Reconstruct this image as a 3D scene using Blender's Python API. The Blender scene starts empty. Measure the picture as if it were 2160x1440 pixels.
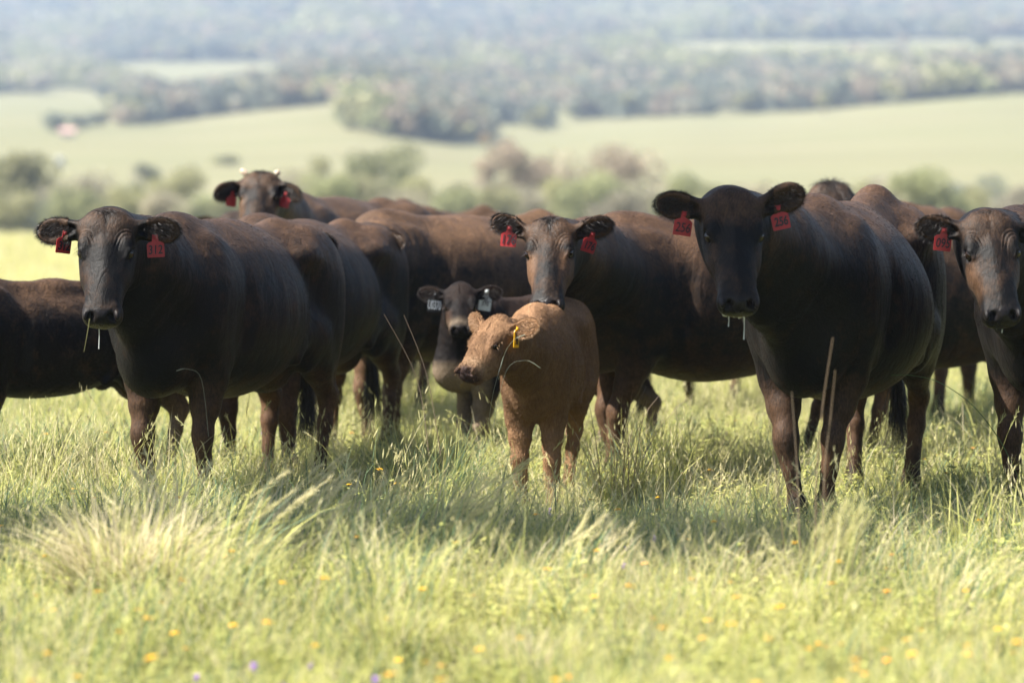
import bpy, math, random
import numpy as np
from mathutils import Vector, Matrix
R = math.radians
RNG = np.random.default_rng(7)
random.seed(7)
S = bpy.context.scene
C = S.collection

# ------------------------------------------------------------------ camera, sky, sun, exposure
CAM_H = 1.4
FPX = 7200.0                       # focal length in pixels of the 2160 px wide photograph
TILT = math.atan(300 / FPX)
cd = bpy.data.cameras.new('camera')
cam = bpy.data.objects.new('camera', cd); C.objects.link(cam)
cam.location = (0, 0, CAM_H)
cam.rotation_euler = (math.pi / 2 - TILT, 0, 0)
cd.sensor_width = 36; cd.lens = 36 * FPX / 2160
cd.clip_start = 0.5; cd.clip_end = 9000
cd.dof.use_dof = True; cd.dof.focus_distance = 14.3; cd.dof.aperture_fstop = 2.1
S.camera = cam

SUN = Vector((-0.61, -0.13, 0.78)).normalized()      # towards the sun
el = math.asin(SUN.z); az = math.atan2(SUN.x, SUN.y)
W = bpy.data.worlds.new('World'); S.world = W; W.use_nodes = True
wn = W.node_tree.nodes; wl = W.node_tree.links
sky = wn.new('ShaderNodeTexSky'); sky.sky_type = 'NISHITA'; sky.sun_disc = False
sky.sun_elevation = el; sky.sun_rotation = az
sky.air_density = 1.0; sky.dust_density = 1.5
wn['Background'].inputs[1].default_value = 0.05
wl.new(sky.outputs[0], wn['Background'].inputs[0])
sl = bpy.data.lights.new('sun', 'SUN'); sl.energy = 5.0; sl.angle = R(0.5); sl.color = (1, 0.95, 0.87)
so = bpy.data.objects.new('sun', sl); C.objects.link(so)
so.rotation_euler = SUN.to_track_quat('Z', 'Y').to_euler()
S.view_settings.view_transform = 'Standard'; S.view_settings.look = 'None'
S.view_settings.exposure = 2.02; S.view_settings.gamma = 1
S.render.engine = 'CYCLES'
S.cycles.max_bounces = 6; S.cycles.volume_bounces = 1; S.cycles.transparent_max_bounces = 8
S.cycles.use_denoising = True

_R3 = np.array(cam.rotation_euler.to_matrix())
def P(u, v, D):
    """world point seen at photo pixel (u, v) whose distance along +Y is D"""
    d = _R3 @ np.array(((u - 1080) / FPX, (720 - v) / FPX, -1.0))
    d = d * (D / d[1])
    return np.array((d[0], d[1], d[2] + CAM_H))
def GX(u, D): return float(P(u, 420, D)[0])

# ------------------------------------------------------------------ helpers
def tag(o, label=None, cat=None, group=None, kind=None):
    if label: o['label'] = label
    if cat: o['category'] = cat
    if group: o['group'] = group
    if kind: o['kind'] = kind
    return o
def empty(name, loc=(0, 0, 0)):
    o = bpy.data.objects.new(name, None); C.objects.link(o); o.location = loc
    o.empty_display_size = 0.1
    return o
def mesh_np(name, V, F, mat=None, smooth=False, mats=None, fmat=None):
    """V (n,3); F (m,k) array of one face size"""
    V = np.asarray(V, np.float32); F = np.asarray(F, np.int32)
    me = bpy.data.meshes.new(name)
    k = F.shape[1]
    me.vertices.add(len(V)); me.vertices.foreach_set('co', V.ravel())
    me.loops.add(F.size); me.loops.foreach_set('vertex_index', F.ravel())
    me.polygons.add(len(F))
    me.polygons.foreach_set('loop_start', np.arange(0, F.size, k, dtype=np.int32))
    me.polygons.foreach_set('loop_total', np.full(len(F), k, np.int32))
    for m in (mats or ([mat] if mat else [])): me.materials.append(m)
    if fmat is not None: me.polygons.foreach_set('material_index', np.asarray(fmat, np.int32))
    me.update(calc_edges=True)
    me.polygons.foreach_set('use_smooth', np.full(len(F), smooth, bool))
    return me
def ob(name, me, parent=None, coll=None):
    o = bpy.data.objects.new(name, me); (coll or C).objects.link(o)
    if parent: o.parent = parent
    return o
def set_col(me, name, arr):
    a = me.attributes.new(name, 'FLOAT_COLOR', 'POINT')
    c = np.ones((len(arr), 4), np.float32); c[:, :arr.shape[1]] = arr
    a.data.foreach_set('color', c.ravel())

class NT:
    def __init__(s, name):
        s.m = bpy.data.materials.new(name); s.m.use_nodes = True
        s.n = s.m.node_tree.nodes; s.l = s.m.node_tree.links
        s.b = s.n['Principled BSDF']; s.out = s.n['Material Output']
    def node(s, t, **kw):
        n = s.n.new(t)
        for k, v in kw.items(): setattr(n, k, v)
        return n
    def link(s, a, b): s.l.new(a, b)
    def noise(s, scale, detail=3, rough=0.5, vec=None, dist=0):
        n = s.node('ShaderNodeTexNoise'); n.inputs['Scale'].default_value = scale
        n.inputs['Detail'].default_value = detail; n.inputs['Roughness'].default_value = rough
        n.inputs['Distortion'].default_value = dist
        if vec is not None: s.link(vec, n.inputs['Vector'])
        return n
    def ramp(s, fac, stops):
        n = s.node('ShaderNodeValToRGB'); e = n.color_ramp.elements
        while len(e) < len(stops): e.new(0.5)
        for q, (p, c) in zip(e, stops):
            q.position = p; q.color = (*c, 1) if len(c) == 3 else c
        s.link(fac, n.inputs[0]); return n
    def mix(s, fac, a, b, mode='MIX'):
        n = s.node('ShaderNodeMix', data_type='RGBA', blend_type=mode)
        for i, x in ((0, fac), (6, a), (7, b)):
            if hasattr(x, 'is_output'): s.link(x, n.inputs[i])
            else: n.inputs[i].default_value = (*x, 1) if isinstance(x, tuple) else x
        return n.outputs[2]
    def math(s, op, a, b=0.0):
        n = s.node('ShaderNodeMath', operation=op)
        for i, x in ((0, a), (1, b)):
            if hasattr(x, 'is_output'): s.link(x, n.inputs[i])
            else: n.inputs[i].default_value = x
        return n.outputs[0]
    def bump(s, h, strength, dist):
        n = s.node('ShaderNodeBump'); n.inputs['Strength'].default_value = strength
        n.inputs['Distance'].default_value = dist; s.link(h, n.inputs['Height'])
        s.link(n.outputs[0], s.b.inputs['Normal']); return n

def simple(name, col, rough=0.6, spec=0.5, var=0.15, scale=30):
    t = NT(name); tc = t.node('ShaderNodeTexCoord')
    n = t.noise(scale, 4, 0.6, tc.outputs['Object'])
    a = tuple(c * (1 - var) for c in col); b = tuple(min(1, c * (1 + var)) for c in col)
    r = t.ramp(n.outputs[0], [(0.3, a), (0.7, b)])
    t.link(r.outputs[0], t.b.inputs['Base Color'])
    t.b.inputs['Roughness'].default_value = rough; t.b.inputs['Specular IOR Level'].default_value = spec
    return t.m

def coat(name, dark, brown, pale, fuzzy=0.0, sheen=0.25):
    """animal coat: tint.r = amount of brown, tint.g = wet nose or hoof, tint.b = pale hair"""
    t = NT(name); at = t.node('ShaderNodeAttribute', attribute_name='tint')
    sep = t.node('ShaderNodeSeparateColor'); t.link(at.outputs['Color'], sep.inputs[0])
    tc = t.node('ShaderNodeTexCoord'); ob_ = tc.outputs['Object']
    big = t.noise(3.5, 4, 0.6, ob_); med = t.noise(16, 5, 0.65, ob_)
    mp = t.node('ShaderNodeMapping'); mp.inputs['Scale'].default_value = (70, 160, 45)
    t.link(ob_, mp.inputs[0]); hair = t.noise(1.0, 5, 0.75, mp.outputs[0], 0.6)
    f = t.math('ADD', sep.outputs[0], t.math('MULTIPLY', t.math('SUBTRACT', big.outputs[0], 0.57), 0.9))
    f = t.math('ADD', f, t.math('MULTIPLY', t.math('SUBTRACT', med.outputs[0], 0.53), 0.9))
    f = t.math('ADD', f, t.math('MULTIPLY', t.math('SUBTRACT', hair.outputs[0], 0.5), 0.5))
    cl = t.node('ShaderNodeClamp'); t.link(f, cl.inputs[0])
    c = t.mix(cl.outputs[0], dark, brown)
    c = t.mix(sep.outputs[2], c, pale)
    c = t.mix(sep.outputs[1], c, (0.012, 0.010, 0.010) if sum(dark) < .2 else (.05, .03, .025))
    h2 = t.ramp(hair.outputs[0], [(0.3, (0.36 + .3 * fuzzy,) * 3), (0.7, (1.6 - .35 * fuzzy,) * 3)])
    c = t.mix(0.8, c, h2.outputs[0], 'MULTIPLY')
    t.link(c, t.b.inputs['Base Color'])
    rr = t.math('SUBTRACT', 0.56 + 0.2 * fuzzy, t.math('MULTIPLY', sep.outputs[1], 0.30))
    rr = t.math('ADD', rr, t.math('MULTIPLY', t.math('SUBTRACT', med.outputs[0], 0.5), 0.25))
    t.link(rr, t.b.inputs['Roughness'])
    t.b.inputs['Specular IOR Level'].default_value = 0.15 - .03 * fuzzy
    t.b.inputs['Sheen Weight'].default_value = sheen * .04; t.b.inputs['Sheen Roughness'].default_value = 0.45
    t.b.inputs['Sheen Tint'].default_value = (1, 0.9, 0.8, 1)
    mp2 = t.node('ShaderNodeMapping'); mp2.inputs['Scale'].default_value = (9, 9, 3.5); t.link(ob_, mp2.inputs[0])
    fold = t.noise(1.0, 4, 0.6, mp2.outputs[0], 1.6)
    hh = t.math('ADD', t.math('MULTIPLY', hair.outputs[0], 0.35), t.math('MULTIPLY', med.outputs[0], 0.7))
    hh = t.math('ADD', hh, t.math('MULTIPLY', fold.outputs[0], 1.5))
    t.bump(hh, 0.7, 0.009 + 0.004 * fuzzy)
    return t.m

M = {}
M['coat_black'] = coat('black brown coat', (0.0022, 0.0017, 0.0016), (0.100, 0.054, 0.029), (0.30, 0.24, 0.18))
M['coat_brown'] = coat('dark brown coat', (0.0060, 0.0042, 0.0034), (0.125, 0.070, 0.038), (0.30, 0.24, 0.18))
M['coat_calf'] = coat('tan calf coat', (0.13, 0.072, 0.038), (0.30, 0.170, 0.088), (0.45, 0.30, 0.18), 1.0, 0.5)
M['coat_darkcalf'] = coat('dark calf coat', (0.006, 0.0045, 0.0045), (0.045, 0.025, 0.016), (0.33, 0.25, 0.17), 0.7, 0.3)
def hair_mat(name, col, rough=0.5):
    t = NT(name); g = t.node('ShaderNodeNewGeometry')
    c = t.ramp(g.outputs['Random Per Island'], [(0, tuple(x * .55 for x in col)), (1, tuple(x * 1.5 for x in col))])
    t.link(c.outputs[0], t.b.inputs['Base Color']); t.b.inputs['Roughness'].default_value = rough
    return t.m
M['hair_black'] = hair_mat('black hair', (0.022, 0.015, 0.012))
M['hair_brown'] = hair_mat('brown hair', (0.06, 0.034, 0.02))
M['hair_calf'] = hair_mat('tan calf hair', (0.32, 0.19, 0.10), 0.65)
M['hair_calfdark'] = hair_mat('dark tan hair', (0.16, 0.085, 0.05), 0.65)
M['hair_darkcalf'] = hair_mat('dark calf hair', (0.04, 0.028, 0.022), 0.6)
te = NT('eye wet dark'); te.b.inputs['Base Color'].default_value = (0.012, 0.007, 0.004, 1)
te.b.inputs['Roughness'].default_value = 0.12; M['eye'] = te.m
def plastic(name, col, trans=0.35):
    t = NT(name); tc = t.node('ShaderNodeTexCoord'); n = t.noise(60, 4, .6, tc.outputs['Object'])
    r = t.ramp(n.outputs[0], [(.3, tuple(c * .8 for c in col)), (.7, col)])
    t.link(r.outputs[0], t.b.inputs['Base Color']); t.b.inputs['Roughness'].default_value = .45
    tr = t.node('ShaderNodeBsdfTranslucent'); t.link(r.outputs[0], tr.inputs[0])
    mx = t.node('ShaderNodeMixShader'); mx.inputs[0].default_value = trans
    t.link(t.b.outputs[0], mx.inputs[1]); t.link(tr.outputs[0], mx.inputs[2]); t.link(mx.outputs[0], t.out.inputs[0])
    return t.m
M['tag_red'] = plastic('red tag plastic', (0.46, 0.032, 0.036), .25)
M['tag_white'] = plastic('white tag plastic', (0.72, 0.76, 0.74), .1)
M['tag_black'] = plastic('black tag plastic', (0.012, 0.013, 0.016), .0)
M['tag_yellow'] = plastic('yellow tag plastic', (0.85, 0.50, 0.01), .2)
M['ink'] = simple('black ink', (0.02, 0.01, 0.015), .6)
M['ink_white'] = simple('white print', (0.75, 0.78, 0.8), .6)
M['horn'] = simple('pale horn', (0.42, 0.31, 0.22), .4)
M['drool'] = simple('wet foam', (0.62, 0.66, 0.62), .12, .8)

# ------------------------------------------------------------------ implicit surfaces
class Field:
    def __init__(s, xs, ys, zs):
        s.xs, s.ys, s.zs = [np.asarray(a, np.float32) for a in (xs, ys, zs)]
        s.F = np.full((len(xs), len(ys), len(zs)), 1.0, np.float32)
    def block(s, lo, hi):
        r = []
        for a, l, h in zip((s.xs, s.ys, s.zs), lo, hi):
            i = max(0, np.searchsorted(a, l) - 1); j = min(len(a), np.searchsorted(a, h) + 1)
            r.append(slice(i, max(i, j)))
        X = s.xs[r[0]][:, None, None]; Y = s.ys[r[1]][None, :, None]; Z = s.zs[r[2]][None, None, :]
        return tuple(r), X, Y, Z
    def comb(s, sl, d, k, sub):
        f = s.F[sl]
        if sub:
            h = np.clip(0.5 - 0.5 * (f + d) / k, 0, 1)
            s.F[sl] = f * (1 - h) + (-d) * h + k * h * (1 - h)
        else:
            h = np.clip(0.5 + 0.5 * (f - d) / k, 0, 1)
            s.F[sl] = f * (1 - h) + d * h - k * h * (1 - h)
    def ell(s, c, r, k=0.05, A=None, sub=False):
        c = np.asarray(c, float); r = np.asarray(r, float)
        if A is None: ext = r
        else: ext = np.sqrt((np.asarray(A) ** 2) @ (r ** 2))
        pad = k + 0.05
        sl, X, Y, Z = s.block(c - ext - pad, c + ext + pad)
        if 0 in s.F[sl].shape: return
        X = X - c[0]; Y = Y - c[1]; Z = Z - c[2]
        if A is None: q = (X, Y, Z)
        else:
            A = np.asarray(A)
            q = [A[0, i] * X + A[1, i] * Y + A[2, i] * Z for i in range(3)]
        k0 = np.sqrt(sum((q[i] / r[i]) ** 2 for i in range(3))) + 1e-6
        k1 = np.sqrt(sum((q[i] / r[i] ** 2) ** 2 for i in range(3))) + 1e-6
        s.comb(sl, (k0 * (k0 - 1) / k1).astype(np.float32), k, sub)
    def cone(s, a, b, ra, rb, k=0.04, sub=False):
        a = np.asarray(a, float); b = np.asarray(b, float); pad = k + 0.05
        lo = np.minimum(a - ra, b - rb) - pad; hi = np.maximum(a + ra, b + rb) + pad
        sl, X, Y, Z = s.block(lo, hi)
        if 0 in s.F[sl].shape: return
        ab = b - a; L2 = (ab ** 2).sum() + 1e-9
        X = X - a[0]; Y = Y - a[1]; Z = Z - a[2]
        t = np.clip((X * ab[0] + Y * ab[1] + Z * ab[2]) / L2, 0, 1)
        d = np.sqrt((X - t * ab[0]) ** 2 + (Y - t * ab[1]) ** 2 + (Z - t * ab[2]) ** 2) - (ra + (rb - ra) * t)
        s.comb(sl, d.astype(np.float32), k, sub)
    def chain(s, pts, k=0.04):
        for (p, r), (q, w) in zip(pts, pts[1:]): s.cone(p, q, r, w, k)
    def nets(s):
        F = s.F; ins = F < 0
        cnt = np.zeros(tuple(n - 1 for n in F.shape), np.int8)
        cs = [(i, j, k) for i in (0, 1) for j in (0, 1) for k in (0, 1)]
        def sh(A, o): return A[tuple(slice(o[d], A.shape[d] - 1 + o[d]) for d in range(3))]
        for o in cs: cnt += sh(ins, o)
        act = (cnt > 0) & (cnt < 8); I = np.argwhere(act); n = len(I)
        idx = np.full(act.shape, -1, np.int32); idx[act] = np.arange(n)
        acc = np.zeros((n, 3)); num = np.zeros(n)
        ax = (s.xs, s.ys, s.zs)
        for a in cs:
            for d in range(3):
                if a[d]: continue
                b = list(a); b[d] = 1
                ia = I + np.array(a); ib = I + np.array(b)
                fa = F[ia[:, 0], ia[:, 1], ia[:, 2]]; fb = F[ib[:, 0], ib[:, 1], ib[:, 2]]
                m = (fa < 0) != (fb < 0)
                t = np.where(m, fa / np.where(m, fa - fb, 1), 0)
                for e in range(3):
                    pa = ax[e][ia[:, e]]; pb = ax[e][ib[:, e]]
                    acc[:, e] += np.where(m, pa + (pb - pa) * t, 0)
                num += m
        V = acc / num[:, None]; Q = []
        for d in range(3):
            e1, e2 = (d + 1) % 3, (d + 2) % 3
            A = np.moveaxis(ins, (d, e1, e2), (0, 1, 2)); T = np.moveaxis(idx, (d, e1, e2), (0, 1, 2))
            a0 = A[:-1, 1:-1, 1:-1]; a1 = A[1:, 1:-1, 1:-1]; J = np.argwhere(a0 != a1)
            if not len(J): continue
            i, j, k = J.T; j = j + 1; k = k + 1
            q = np.stack([T[i, j - 1, k - 1], T[i, j, k - 1], T[i, j, k], T[i, j - 1, k]], 1)
            fl = ~a0[J[:, 0], J[:, 1], J[:, 2]]
            q[fl] = q[fl][:, ::-1]; Q.append(q)
        return V, np.concatenate(Q)

def axis_samples(lo, hi, flo, fhi, coarse, fine):
    flo = max(lo, flo); fhi = min(hi, fhi); a = []
    if flo - lo > coarse: a.append(np.linspace(lo, flo, max(2, int((flo - lo) / coarse)), endpoint=False))
    a.append(np.arange(flo, fhi, fine))
    if hi - fhi > coarse: a.append(np.linspace(fhi, hi, max(2, int((hi - fhi) / coarse))))
    return np.concatenate(a)

def vnoise(Pn, seed, n=24, lo=4, hi=16):
    """smooth pseudo noise: sum of random sine waves"""
    g = np.random.default_rng(seed); o = np.zeros(len(Pn))
    for _ in range(n):
        w = g.normal(size=3); w *= g.uniform(lo, hi) / np.linalg.norm(w)
        o += np.sin(Pn @ w + g.uniform(0, 6.28))
    return o / math.sqrt(n)

def strands(name, roots, dirs, length, width, mat, parent=None, seg=2, droop=0.0, jitter=0.15, coll=None, seed=1):
    g = np.random.default_rng(seed); n = len(roots)
    roots = np.asarray(roots, float); d = np.asarray(dirs, float) + g.normal(size=(n, 3)) * jitter
    d /= np.linalg.norm(d, axis=1)[:, None] + 1e-9
    L = (np.asarray(length) * g.uniform(.6, 1.25, n))[:, None]
    w = np.cross(d, g.normal(size=(n, 3))); w /= np.linalg.norm(w, axis=1)[:, None] + 1e-9
    V = []
    for i in range(seg + 1):
        t = i / seg; p = roots + d * L * t
        p[:, 2] -= (droop * L[:, 0]) * t * t
        p += np.cross(d, w) * L * 0.18 * t * t * g.choice([-1, 1], n)[:, None]
        hw = width * (1 - t) * .5 + width * .04
        V += [p - w * hw, p + w * hw]
    V = np.stack(V, 1).reshape(-1, 3); b = (np.arange(n) * 2 * (seg + 1))[:, None]
    F = np.concatenate([b + np.array([2 * i, 2 * i + 1, 2 * i + 3, 2 * i + 2]) for i in range(seg)])
    return ob(name, mesh_np(name, V, F, mat), parent, coll)

def tube(name, pts, rad, mat, parent=None, sides=6, coll=None):
    pts = [Vector(p) for p in pts]; V = []; F = []
    rad = rad if hasattr(rad, '__len__') else [rad] * len(pts)
    for i, p in enumerate(pts):
        t = (pts[min(i + 1, len(pts) - 1)] - pts[max(i - 1, 0)]).normalized()
        a = t.cross(Vector((0.3, 1, 0.2))).normalized(); b = t.cross(a)
        for k in range(sides):
            q = 2 * math.pi * k / sides
            V.append(p + (a * math.cos(q) + b * math.sin(q)) * rad[i])
    for i in range(len(pts) - 1):
        for k in range(sides):
            a0 = i * sides + k; a1 = i * sides + (k + 1) % sides
            F.append((a0, a1, a1 + sides, a0 + sides))
    return ob(name, mesh_np(name, [tuple(v) for v in V], F, mat, True), parent, coll)

def sphere_me(name, r, mat, seg=16):
    V = []; F = []
    for i in range(seg // 2 + 1):
        t = math.pi * i / (seg // 2)
        for j in range(seg):
            p = 2 * math.pi * j / seg
            V.append((r * math.sin(t) * math.cos(p), r * math.sin(t) * math.sin(p), r * math.cos(t)))
    for i in range(seg // 2):
        for j in range(seg):
            a = i * seg + j; b = i * seg + (j + 1) % seg
            F.append((a, a + seg, b + seg, b))
    return mesh_np(name, V, F, mat, True)
EYE = sphere_me('eye', 1.0, M['eye'], 20)

def text_obj(txt, size, mat, parent, mtx, bold=0.0, shear=0.0, sx=1.0):
    cu = bpy.data.curves.new('number', 'FONT'); cu.body = txt; cu.size = size
    cu.align_x = 'CENTER'; cu.align_y = 'CENTER'; cu.offset = bold; cu.extrude = 0.0006; cu.shear = shear
    cu.space_line = .8
    o = bpy.data.objects.new('number', cu); C.objects.link(o)
    me = bpy.data.meshes.new_from_object(o.evaluated_get(bpy.context.evaluated_depsgraph_get()))
    bpy.data.objects.remove(o); me.materials.clear(); me.materials.append(mat)
    me.transform(Matrix.Diagonal((sx, 1, 1, 1)))
    t = ob('number', me, parent); t.matrix_local = mtx
    return t

def ear_tag(root, pos, spec):
    """flat plastic tag hanging from the ear: spec = (w, h, mat, text, ink, text size, yaw, roll, opts)"""
    w, h, mat, txt, ink, ts, yaw, roll, op = spec
    bend = op.get('bend', 0.0015); neck = op.get('neck', 0.025); nx = 8
    outline = []                       # outline in the x-z plane, hanging down from the button at the origin
    nw = w * .16
    prof = [(-w / 2, -h - neck), (-w / 2, -neck - h * .12), (-w / 2 + w * .1, -neck), (-nw * 1.3, -neck * .8), (-nw, 0.006),
            (nw, 0.006), (nw * 1.3, -neck * .8), (w / 2 - w * .1, -neck), (w / 2, -neck - h * .12), (w / 2, -h - neck)]
    # rows of x spans, so the plate can bend
    zs = [0.008, -neck * .8, -neck, -neck - h * .12, -neck - h * .5, -neck - h * .97, -neck - h]
    hw = [nw, nw * 1.2, w * .38, w / 2, w / 2, w / 2, w / 2 - .004]
    V = []; F = []
    for s_ in (-1, 1):
        for z, q in zip(zs, hw):
            for i in range(nx + 1):
                x = -q + 2 * q * i / nx
                V.append((x, s_ * .0011 + bend * (2 * x / w) ** 2 + op.get('curl', 0) * (z / (h + neck)) ** 2, z))
    n1 = nx + 1; nr = len(zs); off = n1 * nr
    for r_ in range(nr - 1):
        for i in range(nx):
            a = r_ * n1 + i
            F.append((a, a + n1, a + n1 + 1, a + 1)); F.append((off + a, off + a + 1, off + a + n1 + 1, off + a + n1))
    rim = [i for i in range(n1)] + [r_ * n1 + nx for r_ in range(1, nr)] + [(nr - 1) * n1 + i for i in range(nx - 1, -1, -1)] + [r_ * n1 for r_ in range(nr - 2, 0, -1)]
    for a, b in zip(rim, rim[1:] + rim[:1]): F.append((a, b, b + off, a + off))
    t = ob('ear_tag', mesh_np('ear_tag', V, F, mat, False), root)
    t.location = pos; t.rotation_euler = (op.get('lean', 0.0), roll, yaw)
    mt = Matrix.Translation((op.get('tx', 0), -.0030, -neck - h * op.get('tz', .52))) @ Matrix.Rotation(R(90), 4, 'X') @ Matrix.Rotation(R(op.get('trot', 0)), 4, 'Z')
    if txt: text_obj(txt, ts, ink, t, mt, op.get('bold', 0.0), op.get('shear', 0.0), op.get('sx', 1))
    b = sphere_me('button', 1, mat, 10); bt = ob('button', b, t); bt.location = (0, -.003, -.004); bt.scale = (.009, .005, .009)
    return t

def make_cow(name, label, group, uc, D, th, s, head, coatm, hairm, opt=None):
    """th: degrees the animal is turned to the camera's left from facing the camera (heading);
    head = (u, v, D of poll, yaw, pitch, roll, scale)"""
    o = dict(belly=0.0, w=1.0, feet=None, calf=False, tail=True, tags=(None, None), earL=(0, 0), earR=(0, 0), brown=0.0,
             coarse=0.014, fine=0.0048, horns=False, tuft=1.0, fuzz=9000, hip=0.0, seed=1, face_brown=0.3, pale_legs=0.0, eyes=True, leglen=1.0, pale_neck=0)
    o.update(opt or {})
    th = R(th); fw = np.array((-math.sin(th), -math.cos(th), 0)); lf = np.array((math.cos(th), -math.sin(th), 0))
    lf = np.cross((0, 0, 1), fw)
    org = np.array((GX(uc, D), D, o.get('gz', 0.0)))
    Rw = np.stack([fw, lf, (0, 0, 1)], 1)              # local -> world
    def loc(p): return Rw.T @ (np.asarray(p) - org)
    root = empty(name, tuple(org)); root.rotation_euler = (0, 0, math.atan2(fw[1], fw[0]))
    tag(root, label, 'calf' if o['calf'] else 'cow', group)
    # head frame
    hu, hv, hD, yaw, pitch, roll, hs = head
    yaw, pitch, roll = R(yaw), R(pitch), R(roll)
    hx = np.array((-math.sin(yaw) * math.cos(pitch), -math.cos(yaw) * math.cos(pitch), -math.sin(pitch)))
    hz = np.array((-math.sin(yaw) * math.sin(pitch), -math.cos(yaw) * math.sin(pitch), math.cos(pitch)))
    hy = np.cross(hz, hx)
    fh = np.array((-math.sin(yaw), -math.cos(yaw), 0.0))
    Rr = np.array(Matrix.Rotation(roll, 3, Vector(fh)))
    Hw = Rr @ np.stack([hx, hy, hz], 1)
    hpos = P(hu, hv, hD)
    Hl = Rw.T @ Hw; h0 = loc(hpos)                      # head frame in cow space
    def H(p): return h0 + Hl @ (np.asarray(p, float) * hs)
    # ears
    ears = []
    for sg, e in ((1, o['earL']), (-1, o['earR'])):
        lift, face = R(e[0]), R(e[1])
        upw = Rr @ np.array((0, 0, 1.0)); out = Hw[:, 1] * sg; back = -(Rr @ fh)
        d = out * math.cos(lift) + upw * math.sin(lift) + back * (0.12 + (e[2] if len(e) > 2 else 0)); d /= np.linalg.norm(d)
        n = -back * math.cos(face) - upw * math.sin(face); n -= d * (n @ d); n /= np.linalg.norm(n)
        ears.append((sg, Rw.T @ d, Rw.T @ n))
    el_ = (0.185 if not o['calf'] else 0.195) * hs
    # grid
    pts = [H((0, 0, .03)), H((.53, 0, -.1)), H((.52, .08, .0)), H((.52, -.08, .0)), H((.2, 0, .02)), H((.1, .13, -.2)), H((.1, -.13, -.2)), H((.45, 0, -.18)), H((-.06, 0, -.05))]
    for sg, d, n in ears: pts.append(H((.05, sg * .09, -.05)) + d * (el_ + .05)); pts.append(H((.05, sg * .09, -.05)) + d * el_ * .6 - Rw.T @ np.array((0, 0, .07 * hs))); pts.append(H((.05, sg * .09, -.05)) + d * el_ * .8 + Rw.T @ np.array((0, 0, .075 * hs)))
    pts = np.array(pts); flo = pts.min(0) - .02 * hs; fhi = pts.max(0) + .025 * hs
    blo = np.array((-1.08, -.47 * o['w'], -.02)) * s; bhi = np.array((0.95, .47 * o['w'], 1.52)) * s
    lo = np.minimum(blo, flo); hi = np.maximum(bhi, fhi)
    ax = [axis_samples(lo[i], hi[i], flo[i], fhi[i], o['coarse'] * (s if s < .9 else 1), o['fine'] * hs) for i in range(3)]
    f = Field(*ax); w = o['w']; B = o['belly']
    def E(c, r, k=.06, **kw): f.ell(np.array(c) * s, np.array(r) * s, k * s, **kw)
    def CN(a, b, ra, rb, k=.05): f.cone(np.array(a) * s, np.array(b) * s, ra * s, rb * s, k * s)
    calf = o['calf']; q = .77 if calf else 1.0        # torso thickness
    q *= 1.0
    # torso
    E((.02, 0, .93), (.66, .34 * w * q, .37 * q), .08)
    E((-.12, 0, .85 - B * .5), (.52, (.330 + B) * w * q, (.31 + B * .5) * q), .1)
    E((.10, 0, .80), (.5, .30 * w * q, .27 * q), .08)
    E((.46, 0, .96), (.30, .25 * w * q, .36 * q), .1)
    E((.60, 0, .80), (.20, .19 * w * q, .24 * q), .08)
    E((.70 - (.05 if calf else 0), 0, .70 + (.08 if calf else 0)), (.13, .105 * q, .14 * q), .08)       # brisket
    CN((.50, 0, 1.215), (-.10, 0, 1.20), .085 * q, .06, .10)              # top line
    CN((-.05, 0, 1.20), (-.60, 0, 1.235 + o['hip']), .055, .050, .10)
    E((-.62, 0, 1.12 + o['hip'] * .5), (.30, .20 * w, .12 + o['hip'] * .5), .10)
    E((.47, 0, 1.20), (.20, .09, .12 * q), .08)
    for sg in (1, -1):
        E((.44, sg * .17 * w * q, 1.0), (.17, .085, .25), .06)            # shoulder blade
        E((.56, sg * .155 * w * q, .84), (.13, .095, .15), .05)           # point of shoulder
        E((-.52, sg * .215 * w * q, 1.13 + o['hip'] * .3), (.10, .06, .055), .06)
        CN((-.50, sg * .235 * w * q, .82), (-.30, sg * .275 * w * q, .665), .035, .02, .05)
        f.cone(np.array((.27, sg * .335 * w * q, 1.12)) * s, np.array((.30, sg * .31 * w * q, .78)) * s, .018 * s, .022 * s, .06 * s, True)
        CN((.47, sg * .225 * w * q, 1.13), (.57, sg * .240 * w * q, .86), .024, .036, .04)
        CN((.46, sg * .225 * w * q, .86), (.40, sg * .215 * q, .68), .045, .03, .05)
        f.cone(np.array((-.66, sg * .335 * w * q, .98)) * s, np.array((-.70, sg * .31 * w * q, .72)) * s, .010 * s, .014 * s, .06 * s, True)     # hook bone
        E((-.70, sg * .13 * w * q, 1.06), (.25, .15 * w, .22), .09)
        E((-.88, sg * .10, 1.09), (.07, .055, .09), .06)                  # pin bone
        E((-.72, sg * .17 * w * q, .86), (.20, .12, .30 * q), .08)        # thigh
        E((-.80, sg * .15 * w * q, .78), (.13, .09, .25 * q), .06)
        E((-.53, sg * .20 * w * q, .74), (.09, .085, .15), .07)           # stifle
    CN((-.60, 0, 1.235 + o['hip']), (-.90, 0, 1.15), .05, .05, .08)
    if not calf: E((-.50, 0, .60), (.16, .12, .10), .06)
    # legs
    ft = o['feet'] or {}
    ll = o['leglen']; thick = .98 if calf else .90
    def L(p, q_, t, ex=0): return tuple(np.array(p) * (1 - t) + np.array(q_) * t + np.array((ex, 0, 0)))
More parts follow.
